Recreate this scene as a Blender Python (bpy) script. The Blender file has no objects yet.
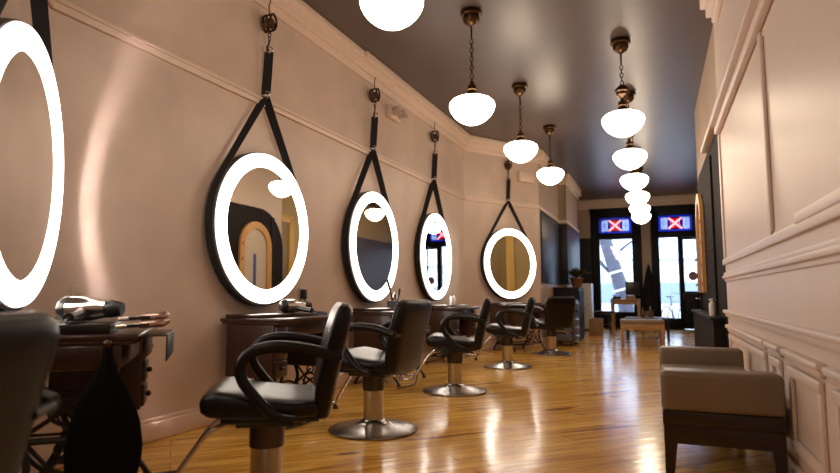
import bpy, bmesh, math, random
from mathutils import Matrix, Vector
random.seed(7)
SC = bpy.context.scene
COL = SC.collection
PI = math.pi
R = math.radians

# ------------------------------------------------------------------ helpers
class MB:
    """collects shapes in one bmesh"""
    def __init__(self): self.bm = bmesh.new()
    def box(self, c, s, M=None, bev=0.0, seg=2):
        m = Matrix.Translation(Vector(c)) @ Matrix.Diagonal((s[0], s[1], s[2], 1))
        if M is not None: m = M @ m
        r = bmesh.ops.create_cube(self.bm, size=1.0, matrix=m)
        if bev > 0:
            es = list({e for v in r['verts'] for e in v.link_edges})
            bmesh.ops.bevel(self.bm, geom=es, offset=bev, segments=seg, profile=0.5, affect='EDGES', clamp_overlap=True)
        return self
    def b2(self, x0, x1, y0, y1, z0, z1, M=None, bev=0.0, seg=2):
        return self.box(((x0+x1)/2, (y0+y1)/2, (z0+z1)/2), (abs(x1-x0), abs(y1-y0), abs(z1-z0)), M, bev, seg)
    def cone(self, c, r1, r2, d, M=None, seg=24):
        m = Matrix.Translation(Vector(c))
        if M is not None: m = m @ M
        bmesh.ops.create_cone(self.bm, cap_ends=True, segments=seg, radius1=r1, radius2=r2, depth=d, matrix=m)
        return self
    def ball(self, c, r, sc=(1, 1, 1), seg=20, rings=12, M=None):
        m = Matrix.Translation(Vector(c)) @ Matrix.Diagonal((sc[0], sc[1], sc[2], 1))
        if M is not None: m = M @ m
        bmesh.ops.create_uvsphere(self.bm, u_segments=seg, v_segments=rings, radius=r, matrix=m)
        return self
    def ring(self, sections, closed=False, caps=True):
        bm = self.bm
        vs = [[bm.verts.new(p) for p in s] for s in sections]
        n = len(vs)
        for i in range(n if closed else n-1):
            a, b = vs[i], vs[(i+1) % n]; k = len(a)
            for j in range(k):
                try: bm.faces.new((a[j], a[(j+1) % k], b[(j+1) % k], b[j]))
                except ValueError: pass
        if caps and not closed:
            for s, flip in ((vs[0], True), (vs[-1], False)):
                try: bm.faces.new(list(reversed(s)) if flip else s)
                except ValueError: pass
        return self
    def lathe(self, prof, M=None, seg=32, caps=True, c=(0, 0, 0)):
        """prof: (r, z) pairs about the z axis"""
        secs = []
        for r, z in prof:
            s = []
            for k in range(seg):
                a = 2*PI*k/seg
                p = Vector((r*math.cos(a), r*math.sin(a), z))
                if M is not None: p = M @ p
                s.append(p + Vector(c))
            secs.append(s)
        return self.ring(secs, False, caps)
    def tube(self, pts, r, seg=8, closed=False, sy=1.0, up=None, radii=None):
        """round (or oval, sy) tube along points"""
        P = [Vector(p) for p in pts]; n = len(P)
        secs = []; nrm = None
        for i in range(n):
            if closed: t = P[(i+1) % n] - P[i-1]
            else: t = P[min(i+1, n-1)] - P[max(i-1, 0)]
            if t.length < 1e-9: t = Vector((0, 0, 1))
            t.normalize()
            if up is not None:
                nrm = Vector(up) - t*t.dot(Vector(up))
            elif nrm is None:
                a = Vector((0, 0, 1)) if abs(t.z) < .9 else Vector((1, 0, 0))
                nrm = a - t*t.dot(a)
            else: nrm = nrm - t*t.dot(nrm)
            if nrm.length < 1e-6: nrm = t.orthogonal()
            nrm.normalize(); b = t.cross(nrm)
            rr = radii[i] if radii else r
            secs.append([P[i] + nrm*(math.cos(2*PI*k/seg)*rr) + b*(math.sin(2*PI*k/seg)*rr*sy) for k in range(seg)])
        return self.ring(secs, closed, True)
    def strip(self, pts, w, t, wdir):
        """flat strap of width w along wdir and thickness t"""
        P = [Vector(p) for p in pts]; n = len(P); W = Vector(wdir).normalized(); secs = []
        for i in range(n):
            tg = (P[min(i+1, n-1)] - P[max(i-1, 0)]).normalized()
            ww = (W - tg*tg.dot(W)).normalized(); nn = tg.cross(ww)
            secs.append([P[i]+ww*w/2+nn*t/2, P[i]-ww*w/2+nn*t/2, P[i]-ww*w/2-nn*t/2, P[i]+ww*w/2-nn*t/2])
        return self.ring(secs)
    def prism(self, poly, M, d):
        """poly in local xy extruded by d along local z, placed by M"""
        a = [M @ Vector((x, y, 0)) for x, y in poly]; b = [M @ Vector((x, y, d)) for x, y in poly]
        return self.ring([a, b])
    def torus(self, c, R0, r, M=None, n=16, seg=6, sx=1.0):
        pts = [Vector((R0*math.cos(2*PI*k/n)*sx, R0*math.sin(2*PI*k/n), 0)) for k in range(n)]
        if M is not None: pts = [M @ p for p in pts]
        return self.tube([p + Vector(c) for p in pts], r, seg, True)

def obj(name, mb, mat, parent=None, sharp=40, smooth=True, solid=None):
    bm = mb.bm
    bmesh.ops.recalc_face_normals(bm, faces=bm.faces[:])
    me = bpy.data.meshes.new(name); bm.to_mesh(me); bm.free()
    if smooth:
        me.polygons.foreach_set('use_smooth', [True]*len(me.polygons))
        me.set_sharp_from_angle(angle=R(sharp))
    for m in (mat if isinstance(mat, (list, tuple)) else [mat]): me.materials.append(m)
    o = bpy.data.objects.new(name, me); COL.objects.link(o)
    if parent is not None: o.parent = parent
    return o
def tag(o, label, cat, group=None):
    o['label'] = label; o['category'] = cat
    if group: o['group'] = group
    return o
def thing(name, label, cat, loc=(0, 0, 0), rz=0.0, group=None):
    o = bpy.data.objects.new(name, None); COL.objects.link(o)
    o.location = loc; o.rotation_euler = (0, 0, rz); o.empty_display_size = .1
    return tag(o, label, cat, group)
def struct(name, mb, mat, **k):
    o = obj(name, mb, mat, **k); o['kind'] = 'structure'; return o
def dup(root, loc, rz, label, group=None, scale=None):
    r = root.copy(); COL.objects.link(r); r.location = loc; r.rotation_euler = (0, 0, rz)
    if scale: r.scale = scale
    r['label'] = label
    if group: r['group'] = group
    for ch in list(root.children):
        c = ch.copy(); COL.objects.link(c); c.parent = r
        for g in list(ch.children):
            d = g.copy(); COL.objects.link(d); d.parent = c
    return r
def rx(a): return Matrix.Rotation(a, 4, 'X')
def ry(a): return Matrix.Rotation(a, 4, 'Y')
def rzm(a): return Matrix.Rotation(a, 4, 'Z')
def bez(p, n=12):
    """Catmull-Rom through p"""
    P = [Vector(q) for q in p]; out = []
    for i in range(len(P)-1):
        a = P[max(i-1, 0)]; b = P[i]; c = P[i+1]; d = P[min(i+2, len(P)-1)]
        for k in range(n):
            t = k/n
            out.append(.5*((2*b)+(-a+c)*t+(2*a-5*b+4*c-d)*t*t+(-a+3*b-3*c+d)*t**3))
    out.append(P[-1]); return out

# ------------------------------------------------------------------ materials
def principled(name, col, rough=.5, metal=0.0, noise=0.0, nscale=8.0, bump=0.0, bscale=60.0, coat=0.0, spec=.5, nstretch=(1, 1, 1)):
    m = bpy.data.materials.new(name); m.use_nodes = True
    nt = m.node_tree; p = nt.nodes['Principled BSDF']
    p.inputs['Base Color'].default_value = (*col, 1); p.inputs['Roughness'].default_value = rough
    p.inputs['Metallic'].default_value = metal; p.inputs['Specular IOR Level'].default_value = spec
    p.inputs['Coat Weight'].default_value = coat; p.inputs['Coat Roughness'].default_value = .08
    tc = nt.nodes.new('ShaderNodeTexCoord'); mp = nt.nodes.new('ShaderNodeMapping')
    mp.inputs['Scale'].default_value = nstretch
    nt.links.new(tc.outputs['Object'], mp.inputs['Vector'])
    if noise > 0:
        n = nt.nodes.new('ShaderNodeTexNoise'); n.inputs['Scale'].default_value = nscale; n.inputs['Detail'].default_value = 5
        nt.links.new(mp.outputs['Vector'], n.inputs['Vector'])
        r = nt.nodes.new('ShaderNodeValToRGB')
        r.color_ramp.elements[0].position = .3; r.color_ramp.elements[1].position = .7
        r.color_ramp.elements[0].color = (*[c*(1-noise) for c in col], 1)
        r.color_ramp.elements[1].color = (*[min(1, c*(1+noise)) for c in col], 1)
        nt.links.new(n.outputs['Fac'], r.inputs['Fac']); nt.links.new(r.outputs['Color'], p.inputs['Base Color'])
    if bump > 0:
        n = nt.nodes.new('ShaderNodeTexNoise'); n.inputs['Scale'].default_value = bscale; n.inputs['Detail'].default_value = 4
        nt.links.new(mp.outputs['Vector'], n.inputs['Vector'])
        b = nt.nodes.new('ShaderNodeBump'); b.inputs['Strength'].default_value = bump; b.inputs['Distance'].default_value = .01
        nt.links.new(n.outputs['Fac'], b.inputs['Height']); nt.links.new(b.outputs['Normal'], p.inputs['Normal'])
    return m
def emission(name, col, s):
    m = bpy.data.materials.new(name); m.use_nodes = True; nt = m.node_tree
    nt.nodes.remove(nt.nodes['Principled BSDF'])
    e = nt.nodes.new('ShaderNodeEmission'); e.inputs['Color'].default_value = (*col, 1); e.inputs['Strength'].default_value = s
    nt.links.new(e.outputs[0], nt.nodes['Material Output'].inputs['Surface']); return m

WALL_C = (.62, .485, .405)
M = {}
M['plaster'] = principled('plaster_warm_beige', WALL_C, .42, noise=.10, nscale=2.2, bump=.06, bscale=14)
M['olive'] = principled('olive_door_paint', (.30, .21, .085), .45, noise=.05)
M['partition'] = principled('partition_dark_paint', (.016, .012, .013), .75, noise=.1, spec=.12)
M['yellow'] = principled('yellow_pine_casing', (.74, .48, .12), .4, noise=.1, nscale=6, nstretch=(6, 6, 1))
M['umber'] = principled('umber_panel_paint', (.085, .055, .042), .45, noise=.1)
M['ochre'] = principled('ochre_plaster', (.50, .36, .16), .5, noise=.06, nscale=2)
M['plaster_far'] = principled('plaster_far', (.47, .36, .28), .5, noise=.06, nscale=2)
M['trim'] = principled('trim_cream', (.74, .585, .49), .42)
M['white_panel'] = principled('white_gloss_paint', (.72, .60, .53), .40, noise=.02, nscale=3, bump=.03, bscale=5)
M['ceiling'] = principled('ceiling_dark_paint', (.078, .057, .049), .36, noise=.10, nscale=1.2, bump=.05, bscale=3)
M['dark_paint'] = principled('dark_grey_paint', (.018, .015, .019), .42, noise=.1, spec=.3)
M['black_frame'] = principled('window_frame_paint', (.004, .0045, .008), .5, spec=.2)
M['leather'] = principled('black_leather', (.008, .006, .006), .31, spec=.25, noise=.2, nscale=20, bump=.12, bscale=160)
M['arm'] = principled('arm_urethane', (.006, .0045, .0045), .33, spec=.28)
M['chrome'] = principled('brushed_chrome', (.55, .50, .46), .22, metal=1)
M['steel'] = principled('column_steel', (.50, .46, .43), .28, metal=1)
M['cover'] = principled('column_cover_steel', (.09, .075, .065), .3, metal=.9)
M['base_metal'] = principled('base_metal', (.42, .38, .35), .25, metal=1, noise=.08, nscale=6)
M['darkwood'] = principled('mahogany', (.035, .013, .010), .3, noise=.45, nscale=7, nstretch=(1, 8, 8), coat=.3)
M['darkwood_v'] = principled('mahogany_upright', (.040, .015, .011), .35, noise=.4, nscale=7, nstretch=(8, 8, 1), coat=.2)
M['iron'] = principled('cast_iron', (.012, .011, .011), .45, bump=.1, bscale=80)
M['black_fabric'] = principled('black_webbing', (.008, .007, .008), .8, bump=.2, bscale=300)
M['cape'] = principled('black_cape_cloth', (.003, .0025, .003), .9, spec=.12, bump=.15, bscale=30)
M['frame_drum'] = principled('mirror_drum', (.014, .008, .006), .4, spec=.35)
M['mirror'] = principled('mirror_silver', (.80, .78, .74), .0, metal=1)
M['brass'] = principled('aged_brass', (.085, .048, .022), .34, metal=1, noise=.3, nscale=25)
M['bronze'] = principled('dark_bronze', (.07, .04, .025), .35, metal=.9, noise=.3, nscale=25)
M['pulley'] = principled('pulley_wood', (.075, .030, .014), .4, noise=.3, nscale=20)
M['tan'] = principled('tan_leather', (.195, .143, .095), .42, noise=.10, nscale=5, bump=.08, bscale=120)
M['walnut'] = principled('walnut', (.018, .008, .005), .32, noise=.3, nscale=8, nstretch=(8, 8, 1))
M['honey'] = principled('honey_wood', (.50, .27, .085), .4, noise=.18, nscale=6, nstretch=(6, 6, 1))
M['oak'] = principled('oak_table_wood', (.38, .22, .10), .4, noise=.2, nscale=6, nstretch=(1, 6, 6))
M['plastic_black'] = principled('black_plastic', (.012, .012, .013), .3)
M['plastic_cream'] = principled('cream_plastic', (.50, .40, .32), .4)
M['silver'] = principled('silver_shell', (.75, .72, .68), .16, metal=1)
M['pinkmetal'] = principled('rose_steel_handle', (.62, .47, .42), .25, metal=1)
M['rubber'] = principled('rubber', (.01, .01, .01), .6)
M['navy'] = principled('navy_cabinet', (.011, .011, .018), .6, spec=.18)
M['greycab'] = principled('grey_trolley', (.10, .10, .125), .45)
M['whitecab'] = principled('white_cabinet', (.60, .60, .64), .4)
M['card'] = principled('cardboard', (.30, .19, .10), .7, noise=.1)
M['leaf'] = principled('leaf_green', (.06, .075, .02), .5, noise=.4, nscale=10)
M['clay'] = principled('clay_pot', (.17, .06, .03), .6, noise=.1)
M['bottle_w'] = principled('pale_bottle', (.70, .66, .62), .3)
M['bottle_b'] = principled('amber_bottle', (.12, .05, .02), .2)
M['coat'] = principled('dark_coat_cloth', (.004, .0045, .007), .85, bump=.3, bscale=25)
M['sign'] = principled('pink_sign', (.40, .20, .22), .5)
M['blue'] = principled('blue_strip', (.05, .08, .32), .5)
M['red'] = principled('red_marks', (.35, .04, .02), .5)
M['niche'] = principled('niche_pale_plaster', (.50, .42, .32), .6, noise=.05)
M['bark'] = principled('bark', (.020, .021, .036), .9, noise=.35, nscale=5, bump=.5, bscale=12)
M['whitewash'] = principled('white_tree_band', (.40, .42, .46), .8)
M['road'] = principled('road_asphalt', (.20, .21, .23), .9, noise=.1)
M['pavement'] = principled('pavement_concrete', (.26, .27, .30), .9, noise=.08)
M['facade'] = principled('pale_facade', (.32, .34, .38), .8, noise=.05)
M['facade_b'] = principled('blue_grey_shopfront', (.075, .10, .16), .6)
M['facade_w'] = principled('facade_window_dark', (.12, .15, .20), .3)
M['lead'] = principled('lead_came', (.02, .02, .025), .5)

def stained(name, col):
    m = bpy.data.materials.new(name); m.use_nodes = True; nt = m.node_tree
    nt.nodes.remove(nt.nodes['Principled BSDF'])
    t = nt.nodes.new('ShaderNodeBsdfTranslucent'); t.inputs[0].default_value = (*col, 1)
    tr = nt.nodes.new('ShaderNodeBsdfTransparent'); tr.inputs[0].default_value = (*col, 1)
    g = nt.nodes.new('ShaderNodeBsdfGlossy'); g.inputs['Roughness'].default_value = .1
    a = nt.nodes.new('ShaderNodeMixShader'); a.inputs[0].default_value = .6
    nt.links.new(t.outputs[0], a.inputs[1]); nt.links.new(tr.outputs[0], a.inputs[2])
    b = nt.nodes.new('ShaderNodeMixShader'); b.inputs[0].default_value = .05
    nt.links.new(a.outputs[0], b.inputs[1]); nt.links.new(g.outputs[0], b.inputs[2])
    nt.links.new(b.outputs[0], nt.nodes['Material Output'].inputs['Surface']); return m
M['sg_blue'] = stained('stained_blue', (.03, .09, .42))
M['sg_red'] = stained('stained_red', (.55, .008, .05))
M['sg_purple'] = stained('stained_purple', (.20, .015, .32))
M['sg_white'] = stained('stained_white', (.40, .43, .58))
M['sg_pink'] = stained('stained_pink', (.80, .46, .44))
def window_glass():
    m = bpy.data.materials.new('clear_pane'); m.use_nodes = True; nt = m.node_tree
    nt.nodes.remove(nt.nodes['Principled BSDF'])
    tr = nt.nodes.new('ShaderNodeBsdfTransparent'); tr.inputs[0].default_value = (.96, .98, 1, 1)
    g = nt.nodes.new('ShaderNodeBsdfGlossy'); g.inputs['Roughness'].default_value = .02
    f = nt.nodes.new('ShaderNodeFresnel'); f.inputs['IOR'].default_value = 1.45
    b = nt.nodes.new('ShaderNodeMixShader')
    nt.links.new(f.outputs[0], b.inputs[0]); nt.links.new(tr.outputs[0], b.inputs[1]); nt.links.new(g.outputs[0], b.inputs[2])
    nt.links.new(b.outputs[0], nt.nodes['Material Output'].inputs['Surface']); return m
M['pane'] = window_glass()

GLOBE_S, RING_S, BEAM_S, SKY_S = 7.8, 5.6, 1700.0, 8.0
M['globe'] = emission('globe_opal_glass_lit', (1.0, .80, .60), GLOBE_S)
M['ringlight'] = emission('ring_diffuser_lit', (1.0, .88, .77), RING_S)
def beam():
    """the clear lens edge of the ring lamp: it throws a narrow collimated beam along its own normal"""
    m = bpy.data.materials.new('ring_lens_edge_lit'); m.use_nodes = True; nt = m.node_tree
    nt.nodes.remove(nt.nodes['Principled BSDF'])
    g = nt.nodes.new('ShaderNodeNewGeometry'); d = nt.nodes.new('ShaderNodeVectorMath'); d.operation = 'DOT_PRODUCT'
    nt.links.new(g.outputs['Normal'], d.inputs[0]); nt.links.new(g.outputs['Incoming'], d.inputs[1])
    mx = nt.nodes.new('ShaderNodeMath'); mx.operation = 'MAXIMUM'; mx.inputs[1].default_value = 0
    nt.links.new(d.outputs['Value'], mx.inputs[0])
    pw = nt.nodes.new('ShaderNodeMath'); pw.operation = 'POWER'; pw.inputs[1].default_value = 480
    nt.links.new(mx.outputs[0], pw.inputs[0])
    ml = nt.nodes.new('ShaderNodeMath'); ml.operation = 'MULTIPLY_ADD'; ml.inputs[1].default_value = BEAM_S; ml.inputs[2].default_value = 2.0
    nt.links.new(pw.outputs[0], ml.inputs[0])
    e = nt.nodes.new('ShaderNodeEmission'); e.inputs['Color'].default_value = (1.0, .86, .80, 1)
    nt.links.new(ml.outputs[0], e.inputs['Strength'])
    nt.links.new(e.outputs[0], nt.nodes['Material Output'].inputs['Surface']); return m
M['beam'] = beam(); M['lens'] = emission('ring_lens_edge', (1.0, .84, .72), 1.5)

def floor_mat():
    m = bpy.data.materials.new('amber_pine_boards'); m.use_nodes = True; nt = m.node_tree; L = nt.links
    p = nt.nodes['Principled BSDF']
    tc = nt.nodes.new('ShaderNodeTexCoord'); mp = nt.nodes.new('ShaderNodeMapping')
    mp.inputs['Rotation'].default_value = (0, 0, R(-44))
    L.new(tc.outputs['Object'], mp.inputs['Vector'])
    br = nt.nodes.new('ShaderNodeTexBrick')
    br.offset = .37; br.inputs['Scale'].default_value = 1.0
    br.inputs['Brick Width'].default_value = 2.3; br.inputs['Row Height'].default_value = .135
    br.inputs['Mortar Size'].default_value = .0022; br.inputs['Mortar Smooth'].default_value = .3
    br.inputs['Bias'].default_value = 0
    br.inputs['Color1'].default_value = (.76, .405, .062, 1); br.inputs['Color2'].default_value = (.97, .60, .130, 1)
    br.inputs['Mortar'].default_value = (.12, .045, .015, 1)
    L.new(mp.outputs['Vector'], br.inputs['Vector'])
    st = nt.nodes.new('ShaderNodeMapping'); st.inputs['Scale'].default_value = (.8, 7, 1)
    L.new(mp.outputs['Vector'], st.inputs['Vector'])
    gr = nt.nodes.new('ShaderNodeTexNoise'); gr.inputs['Scale'].default_value = 2.2; gr.inputs['Detail'].default_value = 7; gr.inputs['Roughness'].default_value = .62
    L.new(st.outputs['Vector'], gr.inputs['Vector'])
    rp = nt.nodes.new('ShaderNodeValToRGB'); rp.color_ramp.elements[0].position = .32; rp.color_ramp.elements[1].position = .56
    rp.color_ramp.elements[0].color = (.62, .46, .32, 1); rp.color_ramp.elements[1].color = (1.08, 1.05, 1.0, 1)
    L.new(gr.outputs['Fac'], rp.inputs['Fac'])
    mu = nt.nodes.new('ShaderNodeMix'); mu.data_type = 'RGBA'; mu.blend_type = 'MULTIPLY'; mu.inputs[0].default_value = 1
    L.new(br.outputs['Color'], mu.inputs[6]); L.new(rp.outputs['Color'], mu.inputs[7])
    kn = nt.nodes.new('ShaderNodeMapping'); kn.inputs['Scale'].default_value = (.8, 2.2, 1)
    L.new(mp.outputs['Vector'], kn.inputs['Vector'])
    vo = nt.nodes.new('ShaderNodeTexVoronoi'); vo.inputs['Scale'].default_value = 1.5
    L.new(kn.outputs['Vector'], vo.inputs['Vector'])
    kr = nt.nodes.new('ShaderNodeValToRGB'); kr.color_ramp.elements[0].position = .05; kr.color_ramp.elements[1].position = .12
    kr.color_ramp.elements[0].color = (.30, .16, .10, 1); kr.color_ramp.elements[1].color = (1, 1, 1, 1)
    L.new(vo.outputs['Distance'], kr.inputs['Fac'])
    m2 = nt.nodes.new('ShaderNodeMix'); m2.data_type = 'RGBA'; m2.blend_type = 'MULTIPLY'; m2.inputs[0].default_value = 1
    L.new(mu.outputs[2], m2.inputs[6]); L.new(kr.outputs['Color'], m2.inputs[7])
    sk = nt.nodes.new('ShaderNodeMapping'); sk.inputs['Scale'].default_value = (.55, 5.0, 1)
    L.new(mp.outputs['Vector'], sk.inputs['Vector'])
    sn = nt.nodes.new('ShaderNodeTexNoise'); sn.inputs['Scale'].default_value = 1.6; sn.inputs['Detail'].default_value = 2; sn.inputs['Distortion'].default_value = .4
    L.new(sk.outputs['Vector'], sn.inputs['Vector'])
    sr = nt.nodes.new('ShaderNodeValToRGB'); sr.color_ramp.elements[0].position = .60; sr.color_ramp.elements[1].position = .72
    sr.color_ramp.elements[0].color = (1, 1, 1, 1); sr.color_ramp.elements[1].color = (.42, .24, .14, 1)
    L.new(sn.outputs['Fac'], sr.inputs['Fac'])
    m3 = nt.nodes.new('ShaderNodeMix'); m3.data_type = 'RGBA'; m3.blend_type = 'MULTIPLY'; m3.inputs[0].default_value = 1
    L.new(m2.outputs[2], m3.inputs[6]); L.new(sr.outputs['Color'], m3.inputs[7])
    L.new(m3.outputs[2], p.inputs['Base Color'])
    p.inputs['Roughness'].default_value = .20; p.inputs['Specular IOR Level'].default_value = .45
    p.inputs['Coat Weight'].default_value = .28; p.inputs['Coat Roughness'].default_value = .09
    wv = nt.nodes.new('ShaderNodeTexNoise'); wv.inputs['Scale'].default_value = 3.0; wv.inputs['Detail'].default_value = 3
    ws = nt.nodes.new('ShaderNodeMapping'); ws.inputs['Scale'].default_value = (.7, 4.5, 1)
    L.new(mp.outputs['Vector'], ws.inputs['Vector']); L.new(ws.outputs['Vector'], wv.inputs['Vector'])
    ad = nt.nodes.new('ShaderNodeMath'); ad.operation = 'MULTIPLY_ADD'; ad.inputs[1].default_value = -.10
    L.new(br.outputs['Fac'], ad.inputs[0]); L.new(wv.outputs['Fac'], ad.inputs[2])
    bp = nt.nodes.new('ShaderNodeBump'); bp.inputs['Strength'].default_value = .06; bp.inputs['Distance'].default_value = .03
    L.new(ad.outputs[0], bp.inputs['Height']); L.new(bp.outputs['Normal'], p.inputs['Normal']); L.new(bp.outputs['Normal'], p.inputs['Coat Normal'])
    return m
M['floor'] = floor_mat()

# ------------------------------------------------------------------ the room
CZ = 3.47                                   # ceiling
T = .15
YB, YF = -3.2, 16.7                         # wall behind the camera, street front
XR = .575                                   # panelled right wall
def LX(y): return -2.952 + .0139*y          # left wall line
LANG = -math.atan(.0139)
A1 = Vector((LX(2.055), 2.055, 0))            # near corner of the left wall
A0 = A1 + Vector((.656, -.755, 0))*1.30      # angled wall by the nearest mirror
B0 = Vector((LX(9.0), 9.0, 0))            # far corner
BU = Vector((.55, .835, 0)).normalized()
B1 = B0 + BU*1.72          # angled wall by the farthest mirror
def seg_wall(mb, p0, p1, z0, z1, t, off=0.0, inset=0.0, bev=0.0):
    """slab from p0 to p1; t > 0 thickens to the left of the direction p0->p1, off shifts"""
    p0 = Vector((p0[0], p0[1], 0)); p1 = Vector((p1[0], p1[1], 0))
    d = (p1-p0); l = d.length; d.normalize(); a = math.atan2(d.y, d.x)
    mt = Matrix.Translation((p0.x, p0.y, 0)) @ rzm(a)
    mb.b2(-inset, l+inset, off, off+t, z0, z1, M=mt, bev=bev)
    return mb

f = MB(); f.b2(-4.2, 2.2, YB-.2, YF+.05, -.12, 0); struct('floor', f, M['floor'], smooth=False)
c = MB(); c.b2(-4.2, 2.2, YB-.2, YF+.2, CZ, CZ+.12); struct('ceiling', c, M['ceiling'], smooth=False)

w = MB(); seg_wall(w, A1, B0, 0, CZ, T); struct('wall_left', w, M['plaster'], smooth=False)
w = MB(); seg_wall(w, A0, A1, 0, CZ, T); struct('wall_left_near', w, M['plaster'], smooth=False)
AR = Vector((LX(.5), .5, 0))
w = MB(); seg_wall(w, (LX(YB), YB), AR, 0, CZ, T); seg_wall(w, AR, A0, 0, CZ, .05); struct('wall_left_rear', w, M['plaster'], smooth=False)
w = MB(); seg_wall(w, B0, B1, 0, CZ, T); struct('wall_left_far', w, M['plaster'], smooth=False)
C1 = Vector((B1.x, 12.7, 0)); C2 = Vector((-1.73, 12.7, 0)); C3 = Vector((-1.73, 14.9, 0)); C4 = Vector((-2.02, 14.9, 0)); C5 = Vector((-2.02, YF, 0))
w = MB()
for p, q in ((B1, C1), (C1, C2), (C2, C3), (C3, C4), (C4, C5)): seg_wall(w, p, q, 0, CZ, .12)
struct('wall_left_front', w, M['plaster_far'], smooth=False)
w = MB(); w.b2(-4.2, 2.2, YB-T, YB, 0, CZ); struct('wall_back', w, M['plaster'], smooth=False)

# picture rail and cornice on the left side
def run(mb, pts, z0, z1, dep, bev=.008):
    for p, q in zip(pts[:-1], pts[1:]): seg_wall(mb, p, q, z0, z1, -dep, bev=bev)
left_line = [Vector((LX(YB), YB, 0)), AR, A0, A1, B0, B1]
t = MB(); run(t, left_line, 2.405, 2.465, .022); run(t, left_line, 2.445, 2.47, .034, .005); struct('trim_1', t, M['trim'])
t = MB()
for z0, z1, dp in ((3.22, 3.30, .035), (3.29, 3.40, .07), (3.385, CZ, .105)): run(t, left_line, z0, z1, dp, .012)
seg_wall(t, (LX(5.40), 5.40), B0, 3.375, CZ, -.13, bev=.01)
struct('trim_2', t, M['trim'])
t = MB(); run(t, left_line, 0, .115, .018); run(t, left_line, .105, .14, .012, .005); struct('baseboard_left', t, M['trim'])
front_line = [B1, C1, C2, C3, C4, C5]
t = MB(); run(t, front_line, 2.40, 2.46, .03)
for z0, z1, dp in ((3.22, 3.31, .04), (3.30, CZ, .10)): run(t, front_line, z0, z1, dp, .012)
struct('trim_3', t, M['trim'])
# dark panels below the rail on the recessed left front
t = MB(); run(t, [B1 + Vector((0, .12, 0)), C1, C2, C3], 1.10, 2.38, .025, .004); run(t, [C3, C4, C5], .10, 2.40, .02, .004)
struct('trim_4', t, M['dark_paint'])
t = MB(); run(t, front_line, 0, .13, .018); struct('baseboard_left_front', t, M['trim'])

# right wall: white painted panelling
YE = 5.80
w = MB(); w.b2(XR, XR+T, YB, YE, 0, CZ); struct('wall_right', w, M['white_panel'], smooth=False)
t = MB()
t.b2(XR-.085, XR, YB, YE-.15, 2.365, 2.43, bev=.010); t.b2(XR-.045, XR, YB, YE-.08, 2.30, 2.37, bev=.014)
struct('trim_5', t, M['white_panel'])
t = MB()
for z0, z1, dp in ((3.20, 3.28, .05), (3.27, 3.38, .09), (3.37, CZ, .13)): t.b2(XR-dp, XR, YB, YE-.42+dp, z0, z1, bev=.012)
struct('trim_6', t, M['white_panel'])
def frame_panel(mb, y0, y1, z0, z1, w_=.05, d=.022):
    mb.b2(XR-d, XR, y0, y1, z1-w_, z1, bev=.008); mb.b2(XR-d, XR, y0, y1, z0, z0+w_, bev=.008)
    mb.b2(XR-d+.003, XR, y0+.002, y0+w_, z0+.01, z1-.01, bev=.008); mb.b2(XR-d+.003, XR, y1-w_, y1-.002, z0+.01, z1-.01, bev=.008)
t = MB()                                   # upper panels: stiles, ledge, moulded band
t.b2(XR-.022, XR, YB, YE, 1.15, 1.20, bev=.006)
for y0, y1 in ((5.70, YE), (3.50, 3.58)): t.b2(XR-.012, XR, y0, y1, 1.19, 2.31, bev=.005)
t.b2(XR-.020, XR, 3.45, 3.50, 1.22, 2.26, bev=.009)
t.b2(XR-.028, XR, YB, 2.86, 1.19, 1.235, bev=.006)
struct('trim_7', t, M['white_panel'])
t = MB()
t.b2(XR-.030, XR, YB, YE, 1.03, 1.06, bev=.010); t.b2(XR-.018, XR, YB, YE, 1.055, 1.085, bev=.008); t.b2(XR-.012, XR, YB, YE, 1.005, 1.032, bev=.006)
struct('trim_8', t, M['white_panel'])
t = MB()
t.b2(XR-.040, XR, YB, YE, .735, .765, bev=.010); t.b2(XR-.022, XR, YB, YE, .705, .738, bev=.010)
struct('trim_9', t, M['white_panel'])
t = MB()
for y0, y1 in ((3.84, 5.66), (3.40, 3.74), (2.62, 3.26), (1.2, 2.5), (-.5, 1.1), (-2.6, -.6)):
    t.b2(XR-.040, XR, y0-.02, y1+.02, .612, .645, bev=.012); t.b2(XR-.022, XR, y0, y1, .585, .615, bev=.008)
    frame_panel(t, y0+.03, y1-.03, .20, .572)
struct('trim_10', t, M['white_panel'])
t = MB(); t.b2(XR-.020, XR, YB, YE, 0, .13, bev=.006); struct('baseboard_right', t, M['white_panel'])

# dark partition with the arched timber frame, beyond the panelling
YP = 9.05; XP = .60
def arch_pts(y0, y1, z0, ztop, n=14):
    r = (y1-y0)/2; yc = (y0+y1)/2; zs = ztop-r
    return [(y0, z0)] + [(yc - r*math.cos(PI*k/n), zs + r*math.sin(PI*k/n)) for k in range(n+1)] + [(y1, z0)]
YZ = Matrix(((0, 0, 1, 0), (1, 0, 0, 0), (0, 1, 0, 0), (0, 0, 0, 1)))    # local (x,y,z) -> world (y, z, x)
w = MB(); w.b2(XP, XP+T, YE, YP, 0, CZ); struct('wall_right_far', w, M['plaster_far'], smooth=False)
t = MB(); t.prism([(YE+.01, .0), (YE+.01, 2.42)] + [(YP-.7 + .7*math.sin(PI/2*k/10), 1.72+.7*math.cos(PI/2*k/10)) for k in range(11)] + [(YP, 0)],
                  Matrix.Translation((XP-.03, 0, 0)) @ YZ, .03)
t.b2(XP-.05, XP-.03, 6.55, 6.68, .68, 2.30, bev=.006); t.b2(XP-.05, XP-.03, 8.67, 8.77, .68, 2.30, bev=.006)
struct('trim_11', t, M['partition'])
t = MB(); t.b2(XP-.10, XP, YE, 6.9, 2.40, 2.45, bev=.008); struct('trim_12', t, M['trim'])
arch = thing('arched_frame', 'honey wood arched frame around a pale niche on the dark right partition', 'arch', (XP-.03, 8.22, 0))
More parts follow.
